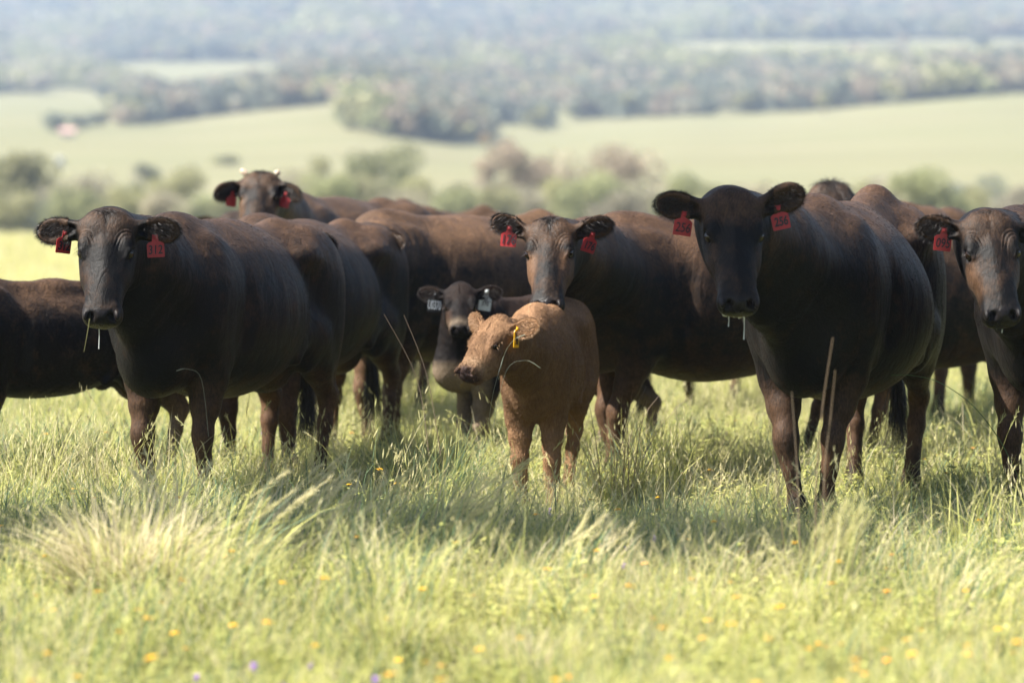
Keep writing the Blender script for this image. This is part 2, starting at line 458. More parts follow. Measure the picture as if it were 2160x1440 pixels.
    for sg, key in ((1, 'fl'), (-1, 'fr')):
        dx, dy, lift_ = ft.get(key, (0, 0, 0))
        sh = (.50, sg * .17 * q * w, .80); fo = (.46 + dx, sg * .145 * q + dy, .03 + lift_)
        kn = (L(sh, fo, .56, .015 + ft.get(key + 'k', 0))[0], L(sh, fo, .56)[1], .385 + lift_ * .5)
        elb = (L(sh, kn, .42, -.045)[0], L(sh, kn, .42)[1], .625)
        fe = (L(kn, fo, .76)[0] - .01, L(kn, fo, .76)[1], .115 + lift_)
        for a, b, ra, rb in ((sh, elb, .11, .088), (elb, (L(elb, kn, .5)), .085, .066), (L(elb, kn, .5), kn, .064, .047), (kn, L(kn, fe, .45), .046, .036), (L(kn, fe, .45), fe, .036, .035), (fe, fo, .037, .036)):
            CN(a, b, ra * (thick if rb < .06 else 1), rb * (thick if rb < .06 else 1), .035)
        E(np.array(kn) + (0.008, 0, -.01), (.046 * thick, .045 * thick, .085), .04)
        E(np.array(fe) + (-.010, 0, .0), (.036, .036, .034), .03)
        E((fo[0] + .025, fo[1], .028 + lift_), (.058, .043, .04), .02)
    for sg, key in ((1, 'hl'), (-1, 'hr')):
        dx, dy, lift_ = ft.get(key, (0, 0, 0))
        st = (-.60, sg * .185 * q * w, .76); fo = (-.80 + dx, sg * .155 * q + dy, .03 + lift_)
        hk = (-.885 + dx * .75, sg * .165 * q + dy * .7, .475 + lift_ * .4)
        mid = L(st, hk, .5, .012)
        fe = (fo[0] - .005, L(hk, fo, .8)[1], .125 + lift_)
        for a, b, ra, rb in ((st, mid, .115, .072), (mid, hk, .070, .047), (hk, L(hk, fe, .35), .048, .036), (L(hk, fe, .35), fe, .036, .036), (fe, fo, .038, .037)):
            CN(a, b, ra * (thick if rb < .05 else 1), rb * (thick if rb < .05 else 1), .035)
        CN((-.86, st[1] * .9, .74), (hk[0] - .028, hk[1], hk[2] + .03), .05, .020, .04)       # tendon
        E(np.array(hk) + (-.018, 0, .012), (.045, .034, .055), .02)
        E((fo[0] + .03, fo[1], .028 + lift_), (.058, .043, .04), .02)
    # tail
    if o['tail']:
        sw = o.get('tsw', 0.0)
        f.chain([(np.array(p) * s, r * s) for p, r in (((-.86, 0, 1.19), .05), ((-.965, sw * .2, 1.06), .03), ((-.985, sw * .5, .82), .022), ((-.98, sw, .55), .016))], .03 * s)
    # neck
    b0 = np.array((.50, 0, .98)) * s; b1 = H((.05, 0, -.165)); b2 = H((.10, 0, -.19))
    up0 = np.array((.46, 0, 1.13)) * s; up1 = H((.03, 0, -.150))
    nk = .74 if calf else 1.0; nl = .80 if calf else 1.0
    m_ = (b0 * .5 + b1 * .5)
    f.chain([(b0, .25 * s * nk), (m_ + np.array((0, 0, -.01)) * s, .185 * s * nk), (b1, .125 * hs)], .10 * s)
    f.chain([(up0, .10 * s * nk), (up0 * .5 + up1 * .5 + np.array((0, 0, .02 * s)), .085 * s * nk), (up1, .062 * hs)], .10 * s)
    lo0 = np.array((.68 - (.08 if calf else 0), 0, .74 + (.06 if calf else 0))) * s
    f.chain([(lo0, .11 * s * nk), (lo0 * .55 + b2 * .45, .075 * s * nk), (H((.13, 0, -.20)), .055 * hs)], .11 * s)
    if not calf:   # dewlap fold down the front
        f.chain([(np.array((.79, 0, .74)) * s, .035 * s), (lo0 * .5 + b2 * .5 + np.array((.03, 0, -.07)) * s, .022 * s), (H((.16, 0, -.22)), .02 * hs)], .07 * s)
    # head
    def HE(c, r, k=.03, A=None, sub=False):
        A2 = Hl if A is None else Hl @ np.asarray(A)
        f.ell(H(c), np.array(r) * hs, k * hs, A=A2, sub=sub)
    def HC(a, b, ra, rb, k=.03, sub=False): f.cone(H(a), H(b), ra * hs, rb * hs, k * hs, sub)
    cw = 1.05 if calf else 1.0                          # calves: rounder brow, shorter nose
    HE((.075, 0, -.095), (.085, .094 * cw, .085), .035)
    HE((.135, 0, -.078), (.140, .108 * cw, .062 * cw), .04)
    HE((.020, 0, -.050), (.040, .064, .034), .03)        # poll
    for sg in (1, -1):
        HE((.060, sg * .050, -.052), (.060, .044, .042), .03)
        HE((.150, sg * .082 * cw, -.048), (.055, .030, .032), .025)           # brow
        HE((.235, sg * .070, -.105), (.09, .034, .055), .04)                # cheekbone
        HE((.15, sg * .060, -.175), (.105, .036, .085), .05)                # jowl
        HC((.12, sg * .046, -.230), (.38 * nl, sg * .028, -.160), .032, .030, .05)
        HC((.30 * nl, sg * .036, -.060), (.43 * nl, sg * .042, -.070), .028, .028, .03)
    HE((.25 * nl, 0, -.090), (.17, .072, .062), .04)
    HE((.36 * nl, 0, -.100), (.12, .060, .062), .03)
    HC((.17, 0, -.046), (.42 * nl, 0, -.058), .038, .030, .03)
    HC((.20, 0, -.12), (.40 * nl, 0, -.125), .072, .052, .05)
    mz = .455 * nl
    HE((mz - .004, 0, -.092), (.046, .064, .056), .02)            # muzzle
    HE((mz + .012, 0, -.078), (.036, .058, .040), .018)
    HE((mz + .010, 0, -.112), (.032, .056, .034), .018)           # upper lip
    for sg in (1, -1):
        HE((mz - .004, sg * .044, -.095), (.044, .036, .048), .02)
    HE((mz - .018, 0, -.158), (.042, .046, .026), .010)    # chin
    for sg in (1, -1):
        A = np.array(Matrix.Rotation(sg * R(38), 3, 'X')) @ np.array(Matrix.Rotation(R(-28), 3, 'Y'))
        HE((mz + .036, sg * .041, -.056), (.030, .0125, .024), .010, A=A, sub=True)   # nostril
        HE((mz + .020, sg * .064, -.058), (.022, .009, .016), .012)                    # nostril wing
        HC((mz + .045, sg * .020, -.139), (mz + .02, sg * .060, -.140), .004, .004, .010, True)   # mouth line
        HC((mz + .02, sg * .060, -.140), (mz - .06, sg * .080, -.130), .004, .004, .010, True)
        ey = (.190, sg * .092 * cw, -.060)
        HE((ey[0], ey[1] + sg * .012, ey[2] + .006), (.030, .018, .022), .012, sub=True)
        HC((ey[0] - .028, ey[1] + sg * .006, ey[2] + .010), (ey[0] - .004, ey[1] + sg * .004, ey[2] + .026), .009, .008, .010); HC((ey[0] - .004, ey[1] + sg * .004, ey[2] + .026), (ey[0] + .026, ey[1] - sg * .008, ey[2] + .022), .008, .005, .010)
        HC((ey[0] - .028, ey[1] + sg * .004, ey[2] - .018), (ey[0] + .026, ey[1] + sg * .000, ey[2] - .014), .008, .006, .012)
        pass
    if calf: HE((.03, 0, -.04), (.06, .06, .04), .03)
    einfo = []
    for sg, d, n in ears:
        wd = np.cross(n, d)
        base = H((.062, sg * .085, -.070)); A = np.stack([d, wd, n], 1)
        f.cone(base - d * .02 * hs, base + d * el_ * .34, .040 * hs, .033 * hs, .03 * hs)
        er = el_ * .47; ew = (.053 if not calf else .054) * hs
        f.ell(base + d * el_ * .62, (er, ew * .94, .021 * hs), .022 * hs, A=A)
        f.ell(base + d * el_ * .78, (er * .60, ew * .92, .019 * hs), .02 * hs, A=A)
        f.ell(base + d * el_ * .72 + n * .024 * hs, (er * .84, ew * .76, .021 * hs), .014 * hs, A=A, sub=True)
        f.ell(base + d * el_ * .42 + n * .028 * hs, (er * .50, ew * .42, .024 * hs), .012 * hs, A=A, sub=True)
        einfo.append((sg, base, d, n, wd, er, ew))
    V, Q = f.nets()
    # low, broad surface relief
    hl = (V - h0) @ Hl / hs                             # head-space coordinates
    inhead = (hl[:, 0] > -.12) & (hl[:, 0] < .56) & (np.abs(hl[:, 1]) < .16) & (hl[:, 2] > -.28) & (hl[:, 2] < .1)
    # normals
    me = mesh_np('body', V, Q, M[coatm], True)
    nrm = np.empty(len(V) * 3, np.float32); me.vertices.foreach_get('co', nrm)
    me.vertices.foreach_get('normal', nrm); N = nrm.reshape(-1, 3).astype(float)
    loc_ = V / s
    amp = np.where(inhead, .0012 * hs, .0045 * s)
    V2 = V + N * (vnoise(loc_, o['seed'], 20, 6, 16) * amp)[:, None]
    # brow wrinkles: arcs round the inner and upper side of each eye
    wx, wy = (hl[:, 0] - .182) / 1.15, (np.abs(hl[:, 1]) - .092) / .8
    wr = np.hypot(wx, wy); win = np.clip((wr - .032) / .008, 0, 1) * np.clip((.088 - wr) / .02, 0, 1) * np.clip((.015 - wx) / .02, 0, 1) * np.clip((.022 - wy) / .03, 0, 1) * inhead * (hl[:, 2] > -.075)
    V2 += N * (np.cos((wr - .040 + .002 * np.sin(hl[:, 0] * 90)) * 2 * np.pi / .0165) * win * (.0019 if not calf else .0006) * hs)[:, None]
    V2 += N * (-np.exp(-(hl[:, 1] / .006) ** 2) * np.clip(1 - np.abs(hl[:, 0] - .08) / .07, 0, 1) * inhead * (hl[:, 2] > -.06) * .003 * hs)[:, None]
    # ribs and neck creases
    ribs = np.sin(loc_[:, 0] * 52 + loc_[:, 2] * 9) * np.exp(-((loc_[:, 0] + .02) / .25) ** 2) * np.clip((1.15 - loc_[:, 2]) * 4, 0, 1) * np.clip((loc_[:, 2] - .75) * 4, 0, 1)
    V2 += N * (ribs * .0028 * s * (1 - B * 6))[:, None]
    nb = b1 - b0; tn = ((V - b0) @ nb) / (nb @ nb)
    crease = np.sin(tn * 46 + vnoise(loc_, 5, 12, 2, 6) * 1.2) * np.clip(1 - np.abs(tn - .62) / .42, 0, 1) * (~inhead) * (hl[:, 0] < .3)
    V2 += N * (np.clip(crease, -1, .3) * .0028 * s)[:, None]
    me.vertices.foreach_set('co', V2.astype(np.float32).ravel()); me.update()
    # tint
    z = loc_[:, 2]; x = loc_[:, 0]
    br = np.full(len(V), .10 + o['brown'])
    br += np.clip((z - 1.02) / .18, 0, 1) * .50  # sunlit backs put into the coat colour: browner towards the top line
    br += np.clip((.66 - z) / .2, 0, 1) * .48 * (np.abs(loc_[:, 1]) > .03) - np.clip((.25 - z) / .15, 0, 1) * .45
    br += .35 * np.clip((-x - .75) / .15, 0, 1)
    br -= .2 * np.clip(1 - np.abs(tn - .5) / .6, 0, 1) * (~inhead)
    fb = np.zeros(len(V)); side = np.clip((np.abs(hl[:, 1]) - .045) / .04, 0, 1) * np.clip((hl[:, 0] - .18) / .05, 0, 1) * np.clip((.42 - hl[:, 0]) / .06, 0, 1)
    fb = side * o['face_brown'] * 1.8 + .3 * np.clip((.13 - np.abs(hl[:, 0] - .07)) / .1, 0, 1) * np.clip((hl[:, 2] + .07) / .05, 0, 1)
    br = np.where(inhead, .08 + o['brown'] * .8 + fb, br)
    ring = .4 * np.exp(-(((np.abs(hl[:, 1]) - .10) / .03) ** 2 + ((hl[:, 0] - .19) / .04) ** 2))
    br = br - ring * inhead * .8
    nose = np.clip((hl[:, 0] - (mz - .005)) / .025, 0, 1) * np.clip((hl[:, 2] + .142) / .02, 0, 1) * np.clip((.075 - np.abs(hl[:, 1])) / .02, 0, 1) * inhead
    hoof = np.clip((.075 - z) / .02, 0, 1)
    pale = np.zeros(len(V))
    if o['pale_legs']: pale = np.maximum(pale, o['pale_legs'] * np.clip((.62 - z) / .2, 0, 1) * (z > .1))
    if o['pale_neck']: pale = np.maximum(pale, o['pale_neck'] * np.clip((x - .45) / .1, 0, 1) * np.clip((.85 - z) / .12, 0, 1) * (~inhead))
    if calf: pale = np.maximum(pale, .35 * inhead * np.exp(-((hl[:, 0] - mz + .03) / .03) ** 2))
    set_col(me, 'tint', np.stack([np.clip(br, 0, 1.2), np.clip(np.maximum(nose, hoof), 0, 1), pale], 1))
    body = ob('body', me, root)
    # eyes
    for sg in (1, -1):
        if not o['eyes']: break
        e = ob('eye', EYE, root); e.location = tuple(H((.190, sg * (.090 * cw - .001), -.052))); r_ = .0240 * hs; e.scale = (r_,) * 3
        n = 14; t = np.linspace(-1, 1, n)[:, None]
        rt = np.array([H((.178 + .024 * a, sg * (.096 * cw + .016), -.050 - .004 * a * a)) for a in t[:, 0]])
        strands('eyelash', rt, np.tile(Hl @ np.array((.3, sg * 1.0, .1)), (n, 1)), .020 * hs, .0016, M[hairm], root, 2, .4, .12, seed=o['seed'])
    # hair
    g = np.random.default_rng(o['seed'] + 50)
    r1, d1, l1 = [], [], []
    for sg, base, d, n, wd, er, ew in einfo:
        for _ in range(1800):
            a = g.uniform(0, 6.283); q_ = 1.0 if g.random() < .6 else math.sqrt(g.random()) * .8
            cx, cy = math.cos(a) * q_, math.sin(a) * q_
            if cx < -.55 and q_ == 1: continue
            p = base + d * (el_ * .64 + er * cx * .97) + wd * ew * cy * .95 + n * .008 * hs
            r1.append(p); dd = d * (cx * .7 + .5) + wd * cy * .9 + n * (.3 if q_ == 1 else .7)
            if q_ < 1: dd = d * .9 + n * .35 + wd * (-cy) * .3
            d1.append(dd); l1.append((.019 if q_ == 1 else .032) * hs * (1.0 if not calf else .9))
    strands('ear_hair', r1, d1, np.array(l1), .0016, M[hairm], root, 2, .25, .35, seed=o['seed'])
    if o['tuft']:
        n_ = 2200; a = g.normal(size=(n_, 2)); rt = []; dr = []
        for i in range(n_):
            hx_ = .005 + abs(a[i, 0]) * .035; hy_ = np.clip(a[i, 1] * .032, -.06, .06)
            rt.append(H((hx_, hy_, -.012 - hy_ * hy_ * 4.5 - .1 * max(0, .04 - hx_)))); dr.append(Hl @ np.array((1.0 if hx_ > .02 else .2, hy_ * 12, .30)))
        strands('forelock', rt, dr, .036 * hs * o['tuft'], .0016, M[o.get('tuftm', hairm)], root, 3, .5, .25, seed=o['seed'] + 3)
    if o['fuzz']:
        dens = o['fuzz'] * (3 if calf else 6)
        pick = g.choice(len(V), dens, replace=dens > len(V))
        pick = pick[(hl[pick, 0] < .42) | ~inhead[pick]]
        pick = pick[loc_[pick, 2] > .12]
        fl = np.tile(np.array((-.9, 0, -.45)), (len(pick), 1)); Np = N[pick]
        hh = inhead[pick]; fl[hh] = -(Hl @ np.array((1, 0, 0)))
        fl += np.stack([vnoise(loc_[pick], 71, 12, 5, 20), vnoise(loc_[pick], 72, 12, 5, 20), vnoise(loc_[pick], 73, 12, 5, 20)], 1) * .22
        fl -= Np * (fl * Np).sum(1)[:, None]; dd = fl / (np.linalg.norm(fl, axis=1)[:, None] + 1e-6) + Np * (.36 if calf else .17)
        ln = np.where(hh, .007, .0105 if calf else .0125)
        k_ = 4 if calf else 1
        jit = g.normal(size=(len(pick) * k_, 3)) * (.007 if calf else .004); jit -= np.repeat(Np, k_, 0) * (jit * np.repeat(Np, k_, 0)).sum(1)[:, None]
        ho = strands('coat_hair', np.repeat(V2[pick], k_, 0) + jit - np.repeat(Np, k_, 0) * .0012, np.repeat(dd, k_, 0), np.repeat(ln, k_) * (s * .5 + .5), .0016, M[coatm], root, 1, .1, .16, seed=o['seed'] + 9)
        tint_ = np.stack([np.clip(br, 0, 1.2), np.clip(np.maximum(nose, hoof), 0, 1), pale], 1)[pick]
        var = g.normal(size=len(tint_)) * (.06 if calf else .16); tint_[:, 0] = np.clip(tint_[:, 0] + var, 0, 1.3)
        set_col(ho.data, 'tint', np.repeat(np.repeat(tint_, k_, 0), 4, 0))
    if o['tail']:
        n_ = 420 if not calf else 160; e0 = np.array((-.98, o.get('tsw', 0), .60)) * s
        a = g.random(n_); rt = e0 + np.stack([g.normal(size=n_) * .012, g.normal(size=n_) * .012, -a * .10], 1) * s
        strands('tail_hair', rt, np.tile((0.0, 0.03, -1.0), (n_, 1)), (.32 if not calf else .14) * s, .004, M[hairm], root, 4, .0, .10, seed=o['seed'] + 4)
    if o['horns']:
        for sg, ln in ((-1, .035), (1, .022)):
            p = H((.02, sg * .085, -.022)); q2 = p + (Hl @ np.array((-.4, sg * .8, .5))) * ln
            tube('horn', [p, p * .5 + q2 * .5, q2, q2 + (q2 - p) * .12], [.018, .017, .012, .003], M['horn'], root, 10)
    for (sg, base, d, n, wd, er, ew), tg in zip(einfo, o['tags']):
        if not tg: continue
        down = np.array((0, 0, -1.0))
        t_ = tg[8].get('t', .50); dn = tg[8].get('dn', .018) - .006
        p = base + d * el_ * t_ + n * (.012 * hs) + down * dn * hs
        sp = list(tg); sp[6] = -root.rotation_euler.z + R(tg[6]); sp[7] = 0
        t = ear_tag(root, tuple(p), sp)
        t.rotation_euler = (Matrix.Rotation(-root.rotation_euler.z, 3, 'Z') @ Matrix.Rotation(R(tg[7]), 3, 'Y') @ Matrix.Rotation(R(tg[6]), 3, 'Z') @ Matrix.Rotation(R(tg[8].get('lean', 0)), 3, 'X')).to_euler()
    return root, H, Hl

def red(txt, yaw, roll, ts=.050, w=.072, h=.062, **op):
    o = dict(shear=.1, sx=.78); o.update(op)
    return (w, h, M['tag_red'], txt, M['ink'], ts, yaw, roll, o)

COWS = []
def cow(*a, **k):
    r = make_cow(*a, **k); COWS.append(r); return r


# ------------------------------------------------------------------ terrain: one sheet out to the ranges
TD = np.array([110, 170, 250, 320, 420, 560, 700, 850, 1000, 1300, 1450, 1900, 2600, 3600.])
TU = np.array([0, 350, 740, 1080, 1500, 2160.])
TV = np.array([[511, 500, 494, 452, 378, 305, 258, 232, 205, 168, 150, 70, -60, -260],
               [511, 500, 494, 452, 376, 302, 262, 240, 205, 165, 150, 66, -60, -260],
               [511, 500, 494, 452, 368, 286, 225, 190, 172, 150, 138, 60, -70, -260],
               [511, 500, 494, 452, 372, 318, 290, 250, 200, 138, 118, 55, -75, -260],
               [511, 500, 494, 450, 366, 300, 262, 228, 180, 120, 100, 50, -75, -260],
               [511, 500, 492, 446, 360, 276, 205, 175, 150, 118, 92, 46, -75, -260]])
def profile(u, D):
    u = np.clip(u, -900, 3000); D = np.asarray(D, float)
    ld = np.log(np.clip(D, 110, 3600)); L = np.log(TD)
    cols = np.stack([np.interp(ld, L, TV[i]) for i in range(len(TU))], 0)
    uu = np.clip(u, 0, 2160); k = np.clip(np.searchsorted(TU, uu) - 1, 0, len(TU) - 2)
    t = (uu - TU[k]) / (TU[k + 1] - TU[k]); t = t * t * (3 - 2 * t)
    ar = np.arange(len(ld)) if ld.ndim else 0
    v = cols[k, ar] * (1 - t) + cols[k + 1, ar] * t
    far = np.clip((D - 1300) / 900, 0, 1)
    v = v + far * (22 * np.sin(u / 170 + 1) + 14 * np.sin(u / 67 + D / 300) + 10 * np.sin(u / 310 - D / 500))
    return v
def tz(x, D):
    """height of the ground"""
    x = np.asarray(x, float); D = np.asarray(D, float)
    Ds = np.maximum(D, 20); u = 1080 + x / Ds * FPX
    z = CAM_H + (420 - profile(u, D)) / FPX * D
    near = .025 * np.sin(x * 1.3 + .7 * D) + .02 * np.sin(x * .7 - 1.1 * D + 2)
    w = np.clip((D - 90) / 20, 0, 1)
    return np.where(D < 110, near * (1 - w) * (np.abs(D - 15.5) > -1), 0) + np.where(D >= 110, z + .0, 0) * 1.0
rows = np.concatenate([np.linspace(-25, 30, 70), np.geomspace(31, 3600, 190)])
tc_ = np.concatenate([np.linspace(-1.3, -.2, 24, endpoint=False), np.linspace(-.2, .2, 150), np.linspace(.2, 1.3, 25)[1:]])
Dg, Tg = np.meshgrid(rows, tc_, indexing='ij'); Xg = Tg * (Dg + 40)
Zg = tz(Xg.ravel(), Dg.ravel())
Vt = np.stack([Xg.ravel(), Dg.ravel(), Zg], 1); nr, nc = Dg.shape
i = np.arange(nr - 1)[:, None] * nc + np.arange(nc - 1)[None]; i = i.ravel()
Ft = np.stack([i, i + 1, i + nc + 1, i + nc], 1)
t = NT('pasture ground'); geo = t.node('ShaderNodeNewGeometry'); pos = geo.outputs['Position']
n0 = t.noise(.9, 6, .65, pos); n1 = t.noise(.02, 5, .6, pos, .6); n2 = t.noise(.004, 4, .6, pos, .8)
sep = t.node('ShaderNodeSeparateXYZ'); t.link(pos, sep.inputs[0])
near = t.ramp(n0.outputs[0], [(.3, (.05, .055, .02)), (.7, (.13, .13, .05))])
mp = t.node('ShaderNodeMapping'); mp.inputs['Scale'].default_value = (.006, .03, .0); t.link(pos, mp.inputs[0])
n3 = t.noise(1, 4, .55, mp.outputs[0], 1.2)
fld = t.ramp(n3.outputs[0], [(.25, (.165, .135, .08)), (.5, (.17, .155, .08)), (.75, (.235, .195, .125))])
fld2 = t.mix(t.math('MULTIPLY', n1.outputs[0], .7), fld.outputs[0], (.13, .145, .065))
wood = t.ramp(n1.outputs[0], [(.3, (.05, .06, .035)), (.7, (.11, .12, .06))])
fy = t.node('ShaderNodeMapRange'); fy.inputs[1].default_value = 25; fy.inputs[2].default_value = 60; t.link(sep.outputs[1], fy.inputs[0])
c1 = t.mix(fy.outputs[0], near.outputs[0], fld2)
fw_ = t.node('ShaderNodeMapRange'); fw_.inputs[1].default_value = 1560; fw_.inputs[2].default_value = 1700; t.link(sep.outputs[1], fw_.inputs[0])
c2 = t.mix(fw_.outputs[0], c1, wood.outputs[0]); t.link(c2, t.b.inputs['Base Color'])
t.b.inputs['Roughness'].default_value = .9; t.b.inputs['Specular IOR Level'].default_value = .1
t.bump(n0.outputs[0], .6, .03)
tag(ob('ground', mesh_np('ground', Vt, Ft, t.m, True)), kind='structure')

# ------------------------------------------------------------------ foliage and grass materials
def leafmat(name, cols, trans=.5, tipc=None, pscale=1.5, rough=.6):
    t = NT(name); oi = t.node('ShaderNodeObjectInfo'); g = t.node('ShaderNodeNewGeometry')
    n = t.noise(pscale, 3, .6, g.outputs['Position']); nb_ = t.noise(.55, 2, .5, g.outputs['Position'])
    f = t.math('ADD', t.math('MULTIPLY', oi.outputs['Random'], .45), t.math('MULTIPLY', t.math('SUBTRACT', n.outputs[0], .5), 1.3))
    f = t.math('ADD', f, t.math('MULTIPLY', g.outputs['Random Per Island'], .45))
    f = t.math('ADD', f, t.math('MULTIPLY', t.math('SUBTRACT', nb_.outputs[0], .5), .9))
    r = t.ramp(f, [(.05 + .9 * i / (len(cols) - 1), c) for i, c in enumerate(cols)])
    col = r.outputs[0]
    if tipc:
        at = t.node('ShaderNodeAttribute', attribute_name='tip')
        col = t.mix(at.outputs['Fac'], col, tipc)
    t.link(col, t.b.inputs['Base Color']); t.b.inputs['Roughness'].default_value = rough
    t.b.inputs['Specular IOR Level'].default_value = .3
    tr = t.node('ShaderNodeBsdfTranslucent'); t.link(col, tr.inputs[0])
    mx = t.node('ShaderNodeMixShader'); mx.inputs[0].default_value = trans
    t.link(t.b.outputs[0], mx.inputs[1]); t.link(tr.outputs[0], mx.inputs[2]); t.link(mx.outputs[0], t.out.inputs[0])
    return t.m
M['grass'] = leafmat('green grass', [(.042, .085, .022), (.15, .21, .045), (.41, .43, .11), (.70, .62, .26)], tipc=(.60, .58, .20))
M['grass_dry'] = leafmat('dry grass', [(.26, .25, .11), (.44, .38, .21), (.60, .51, .32)], tipc=(.66, .58, .38))
M['grass_seed'] = leafmat('seed heads', [(.46, .46, .20), (.62, .57, .30), (.74, .66, .42)], .5)
M['grass_blue'] = leafmat('blue green grass', [(.04, .09, .045), (.08, .15, .075), (.13, .21, .10)], tipc=(.17, .24, .13))
M['stalk'] = leafmat('dead stalk', [(.16, .12, .09), (.30, .22, .16), (.42, .34, .26)], .15)

class Bld:
    def __init__(s): s.V = []; s.F = []; s.m = []; s.t = []; s.n = 0
    def strip(s, pts, wid, side, mat, t0=0., t1=1.):
        k = len(pts)
        for i, (p, w) in enumerate(zip(pts, wid)):
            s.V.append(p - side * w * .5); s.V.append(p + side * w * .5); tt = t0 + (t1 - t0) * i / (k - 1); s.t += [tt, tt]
        for i in range(k - 1):
            a = s.n + 2 * i; s.F.append((a, a + 1, a + 3, a + 2)); s.m.append(mat)
        s.n += 2 * k
    def blade(s, g, x, y, h, w, lean, mat, seg=4, az=None, curve=1.0):
        az = g.uniform(0, 6.283) if az is None else az
        d = np.array((math.cos(az), math.sin(az), 0)); fa = az + g.normal() * .8 + 1.57
        side = np.array((math.cos(fa), math.sin(fa), 0)); q = np.linspace(0, 1, seg + 1)
        pts = [np.array((x, y, 0)) + np.array((0, 0, 1)) * h * (a - .35 * lean * curve * a ** 3) + d * h * lean * a ** (1 + .8 * curve) for a in q]
        s.strip(pts, [w * (1 - a ** 2 * .9) * (.6 + .4 * min(1, a * 4)) for a in q], side, mat)
        return pts, d
    def oat(s, g, x, y, h, mat, smat, az=None, n=9, lean=.25):
        pts, d = s.blade(g, x, y, h, .0022, lean, mat, 6, az)
        for j in range(n):
            a = .55 + .45 * j / n; i = a * 6; k = min(int(i), 5); p = pts[k] + (pts[k + 1] - pts[k]) * (i - k)
            az2 = g.uniform(0, 6.283); q = p + np.array((math.cos(az2), math.sin(az2), .2)) * g.uniform(.012, .035)
            e = q + np.array((g.normal() * .006, g.normal() * .006, -g.uniform(.018, .03)))
            sd = np.cross(e - q, g.normal(size=3)); sd /= np.linalg.norm(sd)
            s.strip([p, q], [.0008, .0008], sd, mat); s.strip([q, q * .5 + e * .5, e], [.001, .0055, .0008], sd, smat)
    def plume(s, g, x, y, h, mat, smat, ln=.07, az=None, lean=.3, r=.008):
        pts, d = s.blade(g, x, y, h, .002, lean, mat, 5, az); top = pts[-1]; dr = pts[-1] - pts[-2]; dr /= np.linalg.norm(dr)
        for j in range(26 if ln < .1 else 70):
            p = top - dr * ln * g.random(); o = g.normal(size=3) * .5 + dr * 1.3; o /= np.linalg.norm(o)
            sd = np.cross(o, g.normal(size=3)); sd /= np.linalg.norm(sd)
            s.strip([p, p + o * g.uniform(r, r * 2.4)], [.0022, .0006], sd, smat)
    def mesh(s, name, mats):
        me = mesh_np(name, np.array(s.V), np.array(s.F), mats=mats, fmat=s.m, smooth=False)
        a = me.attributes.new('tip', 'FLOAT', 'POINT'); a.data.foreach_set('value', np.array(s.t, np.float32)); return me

GM = [M['grass'], M['grass_dry'], M['grass_seed'], M['grass_blue'], M['stalk']]
def clump(kind, seed):
    g = np.random.default_rng(seed); b = Bld()
    def xy(r): a = g.uniform(0, 6.283); q = r * math.sqrt(g.random()); return q * math.cos(a), q * math.sin(a)
    if kind == 'short':
        for _ in range(60): b.blade(g, *xy(.13), g.uniform(.05, .15), g.uniform(.003, .0065), g.uniform(.2, 1.1), 0, 3)
        for _ in range(8): b.blade(g, *xy(.13), g.uniform(.05, .14), .004, g.uniform(.3, 1.2), 1, 3)
    elif kind == 'herb':     # clover-like leaves and thin stems
        for _ in range(30):
            pts, d = b.blade(g, *xy(.12), g.uniform(.05, .17), .002, g.uniform(.1, .6), 0, 3); p = pts[-1]
            for j in range(3):
                aa = g.uniform(0, 6.283); e = p + np.array((math.cos(aa), math.sin(aa), .3 * g.normal())) * .018
                sd = np.cross(e - p, (0, 0, 1)); sd = sd / np.linalg.norm(sd); b.strip([p, p * .5 + e * .5, e], [.002, .012, .004], sd, 0)
    elif kind == 'mid':
        for _ in range(34): b.blade(g, *xy(.10), g.uniform(.12, .27), g.uniform(.0025, .005), g.uniform(.15, .9), int(g.choice([0, 0, 0, 3])), 4)
        for _ in range(10): b.blade(g, *xy(.10), g.uniform(.12, .28), .003, g.uniform(.2, .8), 1, 4)
    elif kind == 'fine':
        for _ in range(22): b.blade(g, *xy(.12), g.uniform(.16, .34), .0018, g.uniform(.1, .7), int(g.choice([0, 1, 2])), 4)
        for _ in range(7): b.plume(g, *xy(.12), g.uniform(.16, .32), 1, 2, .04, r=.006)
    elif kind == 'oat':
        for _ in range(5): b.oat(g, *xy(.12), g.uniform(.25, .5), 0 if g.random() < .5 else 1, 2)
        for _ in range(14): b.blade(g, *xy(.10), g.uniform(.1, .28), .004, g.uniform(.3, .9), 0, 4)
    elif kind == 'plume':
        for _ in range(5): b.plume(g, *xy(.12), g.uniform(.2, .42), 0, 2, .06, lean=g.uniform(.2, .6))
        for _ in range(16): b.blade(g, *xy(.10), g.uniform(.1, .25), .004, g.uniform(.3, .9), 0, 4)
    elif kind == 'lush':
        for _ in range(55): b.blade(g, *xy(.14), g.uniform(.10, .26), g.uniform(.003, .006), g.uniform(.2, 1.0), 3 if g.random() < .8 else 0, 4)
    elif kind == 'dry':
        for _ in range(40): b.blade(g, *xy(.12), g.uniform(.08, .24), .0025, g.uniform(.3, 1.3), 1, 4)
    elif kind == 'far':
        for _ in range(60): b.blade(g, *xy(.35), g.uniform(.12, .34), .011, g.uniform(.2, .9), int(g.choice([0, 0, 1, 2])), 2)
    return b.mesh('grass_clump_' + kind, GM)

